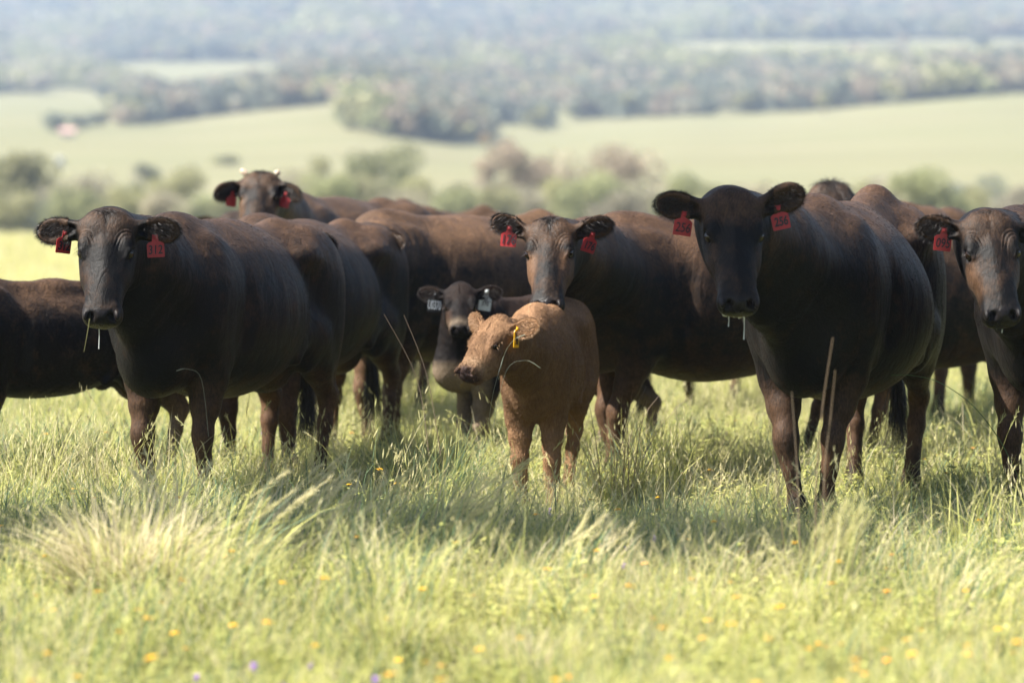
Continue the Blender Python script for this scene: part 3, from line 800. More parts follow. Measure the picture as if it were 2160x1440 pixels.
def scatter(name, srcs, pts, idx, rot, scl, label, cat):
    """one object of uncountable stuff: meshes in srcs instanced on points by geometry nodes"""
    col = bpy.data.collections.new(name + ' sources')
    for k, me in enumerate(srcs):
        o = bpy.data.objects.new('%02d %s' % (k, me.name), me); col.objects.link(o)
    me = bpy.data.meshes.new(name); me.vertices.add(len(pts)); me.vertices.foreach_set('co', np.asarray(pts, np.float32).ravel())
    a = me.attributes.new('pick', 'INT', 'POINT'); a.data.foreach_set('value', np.asarray(idx, np.int32))
    a = me.attributes.new('turn', 'FLOAT_VECTOR', 'POINT'); a.data.foreach_set('vector', np.asarray(rot, np.float32).ravel())
    a = me.attributes.new('size', 'FLOAT_VECTOR', 'POINT'); a.data.foreach_set('vector', np.asarray(scl, np.float32).ravel())
    o = ob(name, me); ng = bpy.data.node_groups.new(name, 'GeometryNodeTree')
    ng.interface.new_socket('Geometry', in_out='INPUT', socket_type='NodeSocketGeometry')
    ng.interface.new_socket('Geometry', in_out='OUTPUT', socket_type='NodeSocketGeometry')
    N, Lk = ng.nodes, ng.links
    gi = N.new('NodeGroupInput'); go = N.new('NodeGroupOutput'); ip = N.new('GeometryNodeInstanceOnPoints')
    ci = N.new('GeometryNodeCollectionInfo'); ci.inputs[0].default_value = col; ci.inputs['Separate Children'].default_value = True; ci.inputs['Reset Children'].default_value = True
    def attr(nm, ty):
        q = N.new('GeometryNodeInputNamedAttribute'); q.data_type = ty; q.inputs['Name'].default_value = nm; return q.outputs[0]
    Lk.new(gi.outputs[0], ip.inputs['Points']); Lk.new(ci.outputs[0], ip.inputs['Instance']); ip.inputs['Pick Instance'].default_value = True
    Lk.new(attr('pick', 'INT'), ip.inputs['Instance Index']); Lk.new(attr('turn', 'FLOAT_VECTOR'), ip.inputs['Rotation']); Lk.new(attr('size', 'FLOAT_VECTOR'), ip.inputs['Scale'])
    Lk.new(ip.outputs[0], go.inputs[0])
    m = o.modifiers.new('scatter', 'NODES'); m.node_group = ng
    return tag(o, label, cat, kind='stuff')

# ------------------------------------------------------------------ meadow grass
kinds = ['short'] * 4 + ['herb'] * 2 + ['mid'] * 4 + ['fine'] * 3 + ['oat'] * 3 + ['plume'] * 3 + ['dry'] * 2 + ['far'] * 2 + ['lush'] * 3
src = [clump(k, 100 + i) for i, k in enumerate(kinds)]
KI = {k: [i for i, q in enumerate(kinds) if q == k] for k in set(kinds)}
g = np.random.default_rng(77)
def field(d0, d1, dens, x0=2.2, sl=.175):
    A = sl * (d1 ** 2 - d0 ** 2) + 2 * x0 * (d1 - d0); n = int(A * dens)
    D = g.uniform(d0, d1, n * 2); keep = g.random(n * 2) < (x0 + sl * D) / (x0 + sl * d1); D = D[keep][:n]
    return g.uniform(-1, 1, len(D)) * (x0 + sl * D), D
def sn(x, y, s): return vnoise(np.stack([x, y, x * 0], 1), s, 16, .6, 3.0)
PX, ID, SC = [], [], []
def lay(kind, d0, d1, dens, smin, smax, patch=None, thr=-9):
    x, D = field(d0, d1, dens)
    if patch is not None:
        m = sn(x, D, patch) > thr; x, D = x[m], D[m]
    PX.append(np.stack([x, D, tz(x, D) - .005], 1)); ID.append(g.choice(KI[kind], len(x))); s = g.uniform(smin, smax, len(x)); SC.append(np.stack([s, s, s * g.uniform(.8, 1.2, len(x))], 1))
lay('short', 5.5, 30, 34, .8, 1.25)
lay('herb', 5.5, 26, 16, .8, 1.4)
lay('mid', 6, 34, 20, .6, 1.15)
lay('mid', 6, 34, 14, 1.0, 1.7, 3, .2)
lay('lush', 14, 24, 14, .9, 1.5, 12, .7)
lay('fine', 5.5, 34, 16, .6, 1.2, 4, -.3)
lay('oat', 7.5, 34, 5, .7, 1.1, 5, .0)
lay('oat', 14, 34, 5, .8, 1.25, 5, -.4)
lay('plume', 12, 16, 5, .9, 1.4, 13, .2)
lay('plume', 6, 30, 5, .7, 1.1, 6, -.1)
lay('dry', 5.5, 30, 7, .7, 1.3, 7, .4)
lay('lush', 11.6, 14.4, 22, .8, 1.15)  # dark blue-green clumps put the shade band into the grass colour
lay('lush', 14.4, 20, 9, .6, 1.0, 9, .2)
lay('lush', 7, 11.6, 6, .7, 1.0, 9, .5)
lay('far', 28, 60, 7, .8, 1.2)
lay('far', 60, 125, 2.2, .9, 1.4)
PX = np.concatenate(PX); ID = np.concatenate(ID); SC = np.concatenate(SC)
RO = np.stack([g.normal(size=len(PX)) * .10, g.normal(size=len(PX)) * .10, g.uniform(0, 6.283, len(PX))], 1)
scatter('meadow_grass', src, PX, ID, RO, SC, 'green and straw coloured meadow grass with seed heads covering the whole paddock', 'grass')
print('grass clumps', len(PX))


# ------------------------------------------------------------------ the herd
# name, label, group, u, D, heading, scale, head(u,v,D,yaw,pitch,roll,scale), coat, hair, options
GC = 'dark cows of the herd'; GK = 'calves of the herd'
cow('cow', 'black-brown cow at left facing the camera with red ear tags reading 312', GC,
    462, 15.25, 20, 1.0, (226, 436, 14.15, 0, 57, 0, 1.03), 'coat_black', 'hair_black',
    dict(seed=11, tags=(red('312', 8, -3, ts=.052, bold=.0006, t=.56, dn=.030, tx=-.002), red('312', 40, 8, bold=.0018, t=.46, dn=.016)),
         earL=(-2, 8), earR=(-4, -10), feet=dict(fr=(.02, .03, 0), hl=(.05, 0, 0), hr=(-.06, 0, 0)), w=.90, tuft=1.0, face_brown=.05, fuzz=14000))
cow('cow', 'black-brown cow with smooth rump directly behind the cow tagged 312, head hidden', GC,
    628, 17.15, 20, .99, (578, 455, 15.95, 0, 50, 0, 1.0), 'coat_black', 'hair_black',
    dict(seed=12, brown=.06, feet=dict(hl=(.03, 0, 0), fr=(.05, 0, 0)), w=.98, hip=.01, earL=(-12, 25), earR=(8, 5)))
cow('cow', 'brown cow with stubby pale horns looking over the backs behind the left cow', GC,
    700, 20.8, 25, 1.08, (551, 356, 19.2, 4, 38, 0, 1.0), 'coat_brown', 'hair_black',
    dict(seed=13, horns=True, tags=(red('', -20, 12, w=.06, h=.055, t=.5), red('', 25, 8, w=.06, h=.055, t=.5)), earL=(-22, 25, -.75), earR=(-18, 20, -.75), coarse=.02, fuzz=4000))
cow('cow', 'brown cow standing side on in the middle, behind the dark calf', GC,
    955, 18.6, 52, 1.0, (760, 470, 17.9, 40, 45, 0, 1.0), 'coat_brown', 'hair_brown',
    dict(seed=14, brown=.22, hip=.045, feet=dict(fl=(.05, 0, 0), hl=(.1, 0, 0)), fuzz=6000, tail=False, tuft=0))
cow('calf', 'dark calf with black and white ear tags and pale chest behind the tan calf', GK,
    1118, 17.35, 56, .71, (971, 596, 16.9, 0, 50, 0, .68), 'coat_darkcalf', 'hair_darkcalf',
    dict(calf=True, seed=15, w=.82, pale_legs=.55, pale_neck=.8, earL=(6, 0), earR=(4, 0), tuft=.8, fuzz=7000, face_brown=.5, feet=dict(hl=(-.16, 0, 0), hr=(.12, 0, 0)),
         tags=((.062, .065, M['tag_white'], 'U\n370', M['ink'], .030, 4, 9, dict(neck=.034, t=.56, dn=-.015, sx=.8, bold=.0003, tz=.30)),
               (.068, .068, M['tag_black'], 'U0370', M['ink_white'], .062, 8, 7, dict(neck=.02, t=.48, dn=.006, sx=.40, bold=.0010)))))
cow('cow', 'cow nuzzling the tan calf, head in front of her side, red ear tags reading 176', GC,
    1500, 16.7, 66, 1.0, (1160, 452, 15.45, 8, 52, 2, .98), 'coat_black', 'hair_black',
    dict(seed=16, brown=.17, face_brown=.75, tags=(red('176', 30, 18, bold=.0014, t=.60, dn=.03), red('176', -8, 5, ts=.06, bold=.0004, t=.62, dn=.010)),
         earL=(12, 22), earR=(22, 10), feet=dict(fl=(.14, -.04, 0), fr=(.02, .05, 0), hl=(0, 0, 0), hr=(.2, 0, 0)), tail=False, tuft=1.0, fuzz=13000))
cow('cow', 'large dark cow right of centre with foam at her mouth, red ear tags reading 256', GC,
    1775, 14.75, 19, 1.055, (1545, 393, 13.25, -4, 58, 0, 1.03), 'coat_black', 'hair_black',
    dict(seed=17, brown=.03, belly=.03, hip=.085, tags=(red('256', 12, -12, ts=.048, bold=.0014, t=.52, dn=.028), red('256', 10, 8, ts=.052, bold=.0003, t=.50, dn=.03)),
         earL=(20, 5), earR=(8, 5), feet=dict(fr=(.12, .12, 0), fl=(.05, -.10, 0), hl=(0, -.04, 0), hr=(.06, .04, 0)), w=.93, tuft=.5, tsw=.02, face_brown=.12, fuzz=15000))
cow('cow', 'cow far back whose dark tufted poll shows above the back of cow 256', GC,
    1850, 19.6, 20, 1.06, (1752, 378, 18.2, 0, 35, 0, 1.0), 'coat_brown', 'hair_black',
    dict(seed=18, coarse=.02, earL=(-45, 30), earR=(-45, 30), tuft=2.2, fuzz=3000))
cow('cow', 'dark cow seen side on between the cows tagged 256 and 095', GC,
    1955, 17.9, 74, .99, (1560, 520, 17.6, 60, 40, 0, 1.0), 'coat_black', 'hair_black',
    dict(seed=19, brown=.06, tail=False, fuzz=5000, tuft=0, feet=dict(fl=(.1, 0, 0), hl=(-.05, 0, 0))))
cow('cow', 'dark cow cut by the right edge with a red ear tag reading 095', GC,
    2268, 15.0, 22, 1.05, (2084, 438, 13.75, -2, 55, 3, 1.0), 'coat_black', 'hair_black',
    dict(seed=20, brown=.02, face_brown=.25, tags=(None, red('095', 10, 6, ts=.052, bold=.0006, t=.50, dn=.006)), earL=(-14, 20), earR=(9, 10),
         feet=dict(fr=(.04, .02, 0)), tuft=.4))
cow('calf', 'young dark animal at the left edge seen side on behind cow 312', GK,
    88, 16.1, 48, .80, (-150, 560, 15.2, 60, 30, 0, .85), 'coat_brown', 'hair_brown',
    dict(calf=True, seed=21, brown=-.02, leglen=1, pale_legs=.25, fuzz=9000, tail=False, feet=dict(hl=(-.02, 0, 0), hr=(.05, 0, 0)), tuft=0, eyes=False))
cow('cow', 'cow far behind the herd, only hips and one dark ear showing', GC,
    740, 23.2, 32, 1.05, (500, 440, 22.0, 10, 30, 0, 1.0), 'coat_brown', 'hair_black',
    dict(seed=22, coarse=.022, fine=.008, earL=(-5, 20), earR=(-3, 20), tuft=0, fuzz=0, hip=.03))
cow('cow', 'farthest cow, a hip bump above the back of the middle brown cow', GC,
    905, 24.5, 40, 1.0, (700, 520, 23.5, 30, 30, 0, 1.0), 'coat_brown', 'hair_black',
    dict(seed=23, coarse=.022, fine=.009, tuft=0, fuzz=0, hip=.05, eyes=False))
cow('cow', 'far cow whose dark legs show under the belly of cow 176', GC,
    1480, 21.5, 30, .97, (1380, 560, 20.5, 30, 30, 0, 1.0), 'coat_brown', 'hair_black',
    dict(seed=24, coarse=.022, fine=.009, tuft=0, fuzz=0, eyes=False))
cow('cow', 'far cow showing a small hip beyond the ear of cow 095', GC,
    2060, 21.5, 30, 1.0, (1990, 560, 20.5, 30, 30, 0, 1.0), 'coat_brown', 'hair_black',
    dict(seed=26, coarse=.022, fine=.009, tuft=0, fuzz=0, eyes=False, hip=.02))
cow('calf', 'tan woolly calf standing in front of the herd, yellow ear tag', GK,
    1155, 15.1, 9, .725, (1048, 664, 13.95, 46, 43, 0, .73), 'coat_calf', 'hair_calf',
    dict(calf=True, seed=25, brown=.25, tuft=.75, tuftm='hair_calfdark', fuzz=30000, hairlen=.007, hairw=.0015, earL=(12, -10, .1), earR=(18, 10, .2), face_brown=.1, coarse=.010, fine=.0045,
         w=.72, feet=dict(fl=(.02, .0, 0), fr=(0, .02, 0), hl=(.1, -.10, 0), hr=(.02, .02, 0)),
         tags=((.040, .072, M['tag_yellow'], '3803', M['ink'], .026, 58, 3, dict(neck=.008, t=.38, dn=.0, trot=90, sx=.9, bold=.0008)), None)))

# foam and slobber
def drip(root, H, pts, r):
    V = [H(p) for p in pts]; return tube('drool', V, r, M['drool'], root, 8)
r_, H_ = COWS[6][0], COWS[6][1]
g = np.random.default_rng(3)
fo = Field(np.arange(-.06, .06, .003), np.arange(-.06, .06, .003), np.arange(-.05, .03, .003))
for i in range(26):
    a = g.uniform(-1, 1); fo.ell((g.normal() * .006, a * .048, -.004 - (1 - a * a) * .004 + g.normal() * .003), np.array((.009, .010, .008)) * g.uniform(.6, 1.2), .004)
V, Q = fo.nets(); foam = ob('foam', mesh_np('foam', V, Q, M['drool'], True), r_)
foam.location = tuple(H_((.462, 0, -.150))); foam.rotation_euler = (0, 0, R(17))
for y, l in ((.030, .10), (-.028, .05), (.012, .02)):
    p = H_((.462, y, -.158)); tube('drool', [p, p + np.array((0, .001, -l * .5)), p + np.array((.002, 0, -l))], [.003, .0012, .0022], M['drool'], r_, 6)
for ci, y, l in ((9, .01, .035), (9, -.012, .02), (0, -.02, .10)):
    rr, HH = COWS[ci][0], COWS[ci][1]; p = HH((.462, y, -.150))
    tube('drool', [p, p + np.array((0, .001, -l * .5)), p + np.array((.002, 0, -l))], [.006 if ci else .0025, .0015, .002], M['drool'], rr, 6)

# ------------------------------------------------------------------ tussocks and single stalks one can point at
def tussock(label, u, D, h, n, mats, spread=.12, lean=.5, w=.004, oats=0, plumes=0, az=None, seed=0, name='grass_tussock', cat='grass tussock', curve=1.0, seg=5):
    g = np.random.default_rng(seed + 900); b = Bld()
    for _ in range(n):
        a = g.uniform(0, 6.283); q = spread * math.sqrt(g.random()) * .6
        b.blade(g, q * math.cos(a), q * math.sin(a), h * g.uniform(.45, 1.0), 1.5 * w * g.uniform(.7, 1.3), g.uniform(.1, 1) * lean * 1.3, int(g.choice(mats)), seg, az=(a + g.normal() * .5 if az is None else az + g.normal() * .5), curve=curve)
    for _ in range(oats):
        a = g.uniform(0, 6.283); q = spread * g.random() * .6; b.oat(g, q * math.cos(a), q * math.sin(a), h * g.uniform(.8, 1.15), 0, 2, None if az is None else az + g.normal() * .4, lean=lean * .6)
    for _ in range(plumes):
        a = g.uniform(0, 6.283); q = spread * g.random() * .6; b.plume(g, q * math.cos(a), q * math.sin(a), h * g.uniform(.8, 1.1), 0, 2, .17, None if az is None else az + g.normal() * .4, lean=lean * .7, r=.016)
    o = ob(name, b.mesh(name, GM)); x = GX(u, D); o.location = (x, D, float(tz([x], [D])[0]) - .01)
    return tag(o, label, cat)
tussock('big straw and green grass tussock in the left foreground', 265, 11.3, .50, 900, [0, 1, 1, 1], .30, .9, .005, 3, 6, seed=1)
tussock('dark wiry green tussock in the middle left of the tan calf', 905, 15.3, .52, 420, [3, 3, 0], .34, .75, .0028, 0, 0, seed=2)
tussock('smaller wiry tussock behind the dark calf legs', 800, 15.9, .42, 160, [3, 0], .22, .8, .0025, seed=3)
tussock('dark green tussock at the far left edge', 15, 14.4, .26, 330, [3, 3, 0], .30, .9, .005, seed=4)
tussock('pale straw tussock right of centre in the foreground', 1545, 11.6, .27, 320, [0, 1, 1], .26, 1.0, .005, 0, 5, seed=5)
tussock('tall thin grey stems fanning out before the legs of cow 176', 1300, 15.4, .74, 34, [4, 4, 1], .16, .42, .0035, 0, 0, seed=6)
tussock('wild oats with hanging spikelets beside the front legs of cow 176', 1390, 15.2, .58, 30, [0], .16, .5, .004, 13, 0, seed=7, name='wild_oats', cat='wild oats')
tussock('dark green tussock under the muzzle of cow 095', 2075, 15.0, .30, 300, [3, 0], .25, .8, .005, seed=8)
tussock('low dark tussock on the right of the foreground', 1905, 12.6, .22, 300, [3, 4, 0], .26, 1.0, .004, seed=9)
tussock('bright yellow-green tussock at the bottom centre', 830, 10.1, .26, 330, [0, 0, 1], .2, .6, .005, seed=10)
tussock('straw tussock at the bottom beside the yellow-green one', 1120, 9.9, .20, 260, [1, 1, 0], .22, .8, .004, seed=11)
tussock('leaning plumed grasses in front of the left cow rump', 500, 11.6, .50, 60, [0, 0, 3], .22, .7, .007, 0, 9, az=.3, seed=12, name='plume_grass', cat='grass tussock')
tussock('leaning plumed grasses in the foreground below the tan calf', 930, 11.8, .46, 60, [0, 3], .26, .7, .006, 0, 9, az=.4, seed=13, name='plume_grass', cat='grass tussock')
tussock('pale plumed grasses left of centre in the foreground', 690, 12.0, .42, 60, [0, 1], .24, .7, .006, 0, 8, az=.5, seed=14, name='plume_grass', cat='grass tussock')
tussock('tall white plumed stems in the right foreground', 1735, 10.9, .48, 50, [0, 1], .16, .35, .004, 0, 12, az=.2, seed=15, name='plume_grass', cat='grass tussock')
tussock('wispy oat stems at the left edge beside the young animal', 50, 14.9, .55, 50, [0, 1, 4], .26, .45, .004, 9, 2, seed=16, name='wild_oats', cat='wild oats')
tussock('wild oats and pale stems below the chin of cow 312', 195, 14.6, .48, 60, [0, 1], .24, .5, .004, 8, 3, seed=17, name='wild_oats', cat='wild oats')
tussock('pale plumed grass in front of the legs of cow 312', 330, 12.6, .50, 70, [0, 1], .25, .5, .005, 2, 8, seed=18, name='plume_grass', cat='grass tussock')
tussock('green leafy grass between cow 256 and the bottom edge', 1240, 12.8, .26, 260, [0, 3, 3], .3, .7, .006, 0, 2, seed=19)
tussock('straw clump in the lower left corner', 40, 10.6, .24, 260, [1, 1, 0], .25, .8, .004, 0, 2, seed=20)
M['stem_pale'] = simple('pale stem', (.26, .27, .19), .6)
for k, (lb, u, D, h_, n_, az_) in enumerate([('pale plume grass below the rump of cow 312', 600, 12.3, .48, 9, .3), ('green-white plume grass in front of the dark tussock', 790, 12.6, .46, 8, .6), ('tall pale plume grass left of the tan calf legs', 985, 12.9, .50, 7, .35),
        ('pale blurred plume grass below cow 176', 1200, 11.4, .36, 8, .5), ('short straw plumes at the lower left edge', 60, 11.9, .34, 8, .2), ('straw plumes beside the left foreground tussock', 440, 10.9, .36, 8, .4), ('pale plumes in the lower right corner', 2060, 11.0, .32, 8, .3)]):
    tussock(lb, u, D, h_, 110, [0, 3, 1], .26, .65, .006, 0, n_, az=az_, seed=40 + k, name='plume_grass')
def stalk(label, pix, r, mat, head=False):
    pts = [P(u, v, D) for u, v, D in pix]
    q = []
    for a, b_, c_, d_ in zip([pts[0]] + pts[:-2], pts[:-1], pts[1:], pts[2:] + [pts[-1]]):
        for k in range(5):
            t = k / 5; q.append(.5 * ((2 * b_) + (-a + c_) * t + (2 * a - 5 * b_ + 4 * c_ - d_) * t * t + (-a + 3 * b_ - 3 * c_ + d_) * t ** 3))
    q.append(pts[-1]); n = len(q); rr = [r * (1 - .6 * i / n) for i in range(n)]
    if head: rr = [x * (1 + 2.5 * math.sin(math.pi * (i - n * .66) / (n * .34))) if i > n * .66 else x for i, x in enumerate(rr)]
    return tag(tube('grass_stalk', q, rr, mat, None, 6), label, 'grass stalk')
stalk('leftmost brown dead stalk in front of the near leg of cow 256', [(1662, 1240, 11.6), (1640, 1020, 11.5), (1617, 842, 11.4)], .0026, M['stalk'])
stalk('second brown dead stalk, between the front legs of cow 256', [(1690, 1250, 11.6), (1682, 1000, 11.5), (1670, 826, 11.4)], .0024, M['stalk'])
stalk('tallest brown dead stalk in front of the leg of cow 256', [(1720, 1260, 11.6), (1722, 1020, 11.4), (1735, 860, 11.3), (1757, 712, 11.2)], .0028, M['stalk'])
stalk('leaning brown stalk crossing the tall one before cow 256', [(1738, 1260, 11.5), (1738, 1020, 11.4), (1752, 880, 11.3), (1762, 780, 11.2)], .0026, M['stalk'])
stalk('long dark arching grass stem between cows 256 and 095', [(2150, 1010, 14.2), (2110, 930, 14.1), (2052, 855, 14.0), (1985, 808, 13.9), (1928, 792, 13.8), (1880, 791, 13.8)], .0022, M['grass_blue'])
stalk('pale nodding seed stem arching over the flank of the tan calf', [(1052, 800, 14.0), (1065, 745, 13.7), (1085, 716, 13.6), (1108, 706, 13.6)], .0009, M['stem_pale'], True)
stalk('pale seed stem curving right below the neck of the tan calf', [(1040, 900, 13.9), (1068, 782, 13.6), (1108, 760, 13.6), (1140, 776, 13.6)], .0009, M['stem_pale'], True)
stalk('straight pale seed stem below the jaw of the tan calf', [(1030, 900, 13.9), (1040, 830, 13.6), (1062, 752, 13.6)], .0009, M['stem_pale'], True)
stalk('pale seed stem curving over the knee of cow 312', [(440, 920, 13.6), (425, 800, 13.5), (395, 778, 13.5), (372, 782, 13.5)], .0009, M['stem_pale'], True)
stalk('dry straw hanging from the mouth of cow 312', [(189, 672, 13.75), (184, 705, 13.75), (177, 742, 13.75)], .0022, M['grass_dry'])
stalk('tall thin stem before the flank of the middle brown cow', [(905, 960, 15.2), (880, 800, 15.2), (810, 662, 15.2)], .0018, M['stalk'])
stalk('tall thin grey stem to the right of it, before the middle cow', [(930, 960, 15.1), (900, 790, 15.1), (852, 664, 15.1)], .0018, M['stalk'])

# ------------------------------------------------------------------ wild flowers
M['petal'] = simple('yellow petals', (.85, .50, .02), .5, .3); M['petal_o'] = simple('orange yellow petals', (.80, .36, .02), .5, .3)
M['violet'] = simple('violet petals', (.30, .12, .55), .5, .3); M['fcentre'] = simple('flower centre', (.55, .28, .02), .7)
def flower(name, h, r, pm, k=9, seed=0, spike=False):
    g = np.random.default_rng(seed); b = Bld(); lean = g.uniform(.05, .3); az = g.uniform(0, 6.28)
    pts, d = b.blade(g, 0, 0, h, .003, lean, 0, 4, az); top = pts[-1]
    if spike:
        for j in range(16):
            p = top - np.array((0, 0, 1)) * r * 2.4 * j / 16; a = j * 2.4; o = np.array((math.cos(a), math.sin(a), .35)); sd = np.cross(o, (0, 0, 1)); sd /= np.linalg.norm(sd)
            b.strip([p, p + o * r * .55, p + o * r], [.003, .011, .006], sd, 1)
    else:
        for ring, z in ((1, 0), (.7, .003)):
            for j in range(k):
                a = 6.283 * j / k + ring; o = np.array((math.cos(a), math.sin(a), .12 + g.normal() * .08)); sd = np.array((-math.sin(a), math.cos(a), 0))
                p = top + np.array((0, 0, z)); b.strip([p, p + o * r * .6 * ring, p + o * r * ring], [.004, r * .55, r * .32], sd, 1)
        for j in range(7):
            a = 6.283 * j / 7; o = np.array((math.cos(a), math.sin(a), .9)) * r * .3; sd = np.array((-math.sin(a), math.cos(a), 0)); b.strip([top, top + o], [.003, r * .25], sd, 2)
    return b.mesh(name, [M['grass'], pm, M['fcentre']])
FY = [flower('yellow_daisy', .24, .017, M['petal'], seed=1), flower('yellow_daisy', .20, .014, M['petal_o'], seed=2), flower('yellow_daisy', .28, .017, M['petal'], 10, seed=3)]
FV = [flower('violet_flower', .20, .008, M['violet'], seed=4, spike=True), flower('violet_flower', .24, .009, M['violet'], seed=5, spike=True)]
yel = [(100, 1160), (475, 1190), (480, 1137), (318, 1278), (283, 1272), (352, 1208), (655, 1215), (670, 1213), (880, 1200), (880, 1218), (375, 1332), (265, 1390), (685, 1400), (797, 1365), (797, 1420),
       (913, 1397), (1440, 1145), (1525, 1083), (1610, 1107), (1655, 1100), (1680, 1127), (1775, 1060), (1525, 1220), (1540, 1230), (1785, 1213), (1872, 1240), (2025, 1195), (2093, 1265), (1253, 1265), (1290, 1230), (1505, 1260),
       (1378, 1305), (1400, 1308), (1437, 1340), (1597, 1298), (1628, 1305), (1510, 1308), (1940, 1297), (1952, 1295), (2028, 1330), (1870, 1375), (1418, 1409), (1622, 1409), (2155, 1378), (2135, 1362), (1720, 1325), (1770, 1330),
       (540, 945), (583, 975), (500, 930), (437, 930), (508, 925), (730, 905), (565, 888), (1310, 945), (1455, 962), (1475, 955), (1250, 1015), (1080, 965), (790, 977), (1940, 945), (1990, 948), (2020, 970), (1960, 905), (2050, 937), (1400, 1045), (1880, 1050),
       (210, 850), (215, 905), (95, 910), (700, 870), (835, 780), (860, 985), (1500, 830), (1640, 842), (1560, 880)]
vio = [(1148, 1043), (1150, 1012), (1283, 1160), (1305, 1168), (1350, 1140), (1338, 1128), (557, 1382), (612, 1368), (630, 1340), (650, 1370), (697, 1390), (775, 1370), (438, 1360), (495, 1358), (425, 1410), (1980, 1075), (1995, 1068), (1020, 1055), (960, 1095), (525, 880), (1545, 905), (640, 880)]
def flowers(lst, meshes, name, label, grp, hh):
    for k, (u, v) in enumerate(lst):
        me = meshes[k % len(meshes)]; h = hh[k % len(hh)]
        D = FPX * (CAM_H - h) / (v - 420.0); x = GX(u, D)
        o = ob(name, me); o.location = (x, D, float(tz([x], [D])[0])); o.rotation_euler = (random.uniform(-.15, .15), random.uniform(-.15, .15), random.uniform(0, 6.28))
        q = random.uniform(.7, 1.0); o.scale = (q, q, q); tag(o, label, 'flower', grp)
for _ in range(90): yel.append((random.uniform(0, 2160), random.triangular(860, 1440, 1380)))
flowers(yel, FY, 'yellow_daisy', 'small yellow daisy on a thin stem in the meadow grass', 'yellow daisies in the grass', [.24, .20, .28])
flowers(vio, FV, 'violet_flower', 'small violet flower spike in the meadow grass', 'violet flowers in the grass', [.20, .24])

# ------------------------------------------------------------------ trees
def crown_np(g, r, h, n, leaf, lobes=9, base=.0):
    """leaf clumps spread through several lobes; returns V, F of small quads"""
    cs = [np.array((g.normal() * .38 * r, g.normal() * .38 * r, base + h * g.uniform(.25, .8))) for _ in range(lobes)]
    rs = [r * g.uniform(.35, .62) for _ in cs]
    V = []; which = g.integers(0, lobes, n); d = g.normal(size=(n, 3)); d /= np.linalg.norm(d, axis=1)[:, None]
    q = g.random(n) ** .35; c = np.array(cs)[which]; rr = np.array(rs)[which]
    p = c + d * (rr * q)[:, None] * np.array((1, 1, .75)); a = g.normal(size=(n, 3)); a /= np.linalg.norm(a, axis=1)[:, None]
    b = np.cross(a, g.normal(size=(n, 3))); b /= np.linalg.norm(b, axis=1)[:, None]; sz = (leaf * g.uniform(.6, 1.4, n))[:, None]
    V = np.stack([p - a * sz - b * sz * .5, p + a * sz - b * sz * .4, p + a * sz * .8 + b * sz * .5, p - a * sz * .7 + b * sz * .6], 1).reshape(-1, 3)
    return V, np.arange(n * 4).reshape(-1, 4)
def tmat(name, c): return leafmat(name, [tuple(x * .6 for x in c), c, tuple(min(1, x * 1.5) for x in c)], .3, pscale=.8)
TM = {'olive': tmat('olive leaves', (.30, .29, .14)), 'brown': tmat('brownish leaves', (.31, .25, .175)), 'dark': tmat('dark leaves', (.17, .185, .13)),
      'bright': tmat('bright leaves', (.27, .28, .13)), 'grey': tmat('grey leaves', (.32, .29, .20))}
M['bark'] = simple('pale bark', (.34, .29, .24), .8, .2, .3, 3)
def limbs(root, g, h, r, rad):
    V, F = [], []
    tube('trunk', [(0, 0, -1), (g.normal() * .1, 0, h * .25), (g.normal() * .3, 0, h * .5), (g.normal() * .3, g.normal() * .3, h * .8)], [rad * 1.3, rad, rad * .7, rad * .25], M['bark'], root, 8)
    for k in range(5):
        a = k * 1.26 + g.normal() * .2; z0 = h * g.uniform(.2, .45); e = np.array((math.cos(a) * r * .6, math.sin(a) * r * .6, h * g.uniform(.55, .85)))
        tube('limb', [(0, 0, z0), tuple(e * .5 + np.array((0, 0, z0 * .4))), tuple(e)], [rad * .5, rad * .35, rad * .12], M['bark'], root, 6)
def tree(label, u, vtop, vbase, wpx, D, kind, seed, bare=False, name='gum_tree'):
    g = np.random.default_rng(seed); x = GX(u, D); z0 = float(tz([x], [D])[0]); top = P(u, vtop, D)[2]; h = top - z0; r = wpx / 2 / FPX * D
    root = empty(name, (x, D, z0)); tag(root, label, 'tree', 'trees in the valley behind the herd' if D < 330 else 'lone trees on the far paddocks')
    limbs(root, g, h * .9, r, .05 * h * (.6 if not bare else .8))
    n = 5200 if D < 330 else 1200
    V, F = crown_np(g, r, h * .95, n if not bare else n // 2, .034 * max(r, h * .25) * (1 if D < 330 else 2.2), 11, h * .05)
    ob('crown', mesh_np('crown', V, F, TM[kind]), root)
    return root

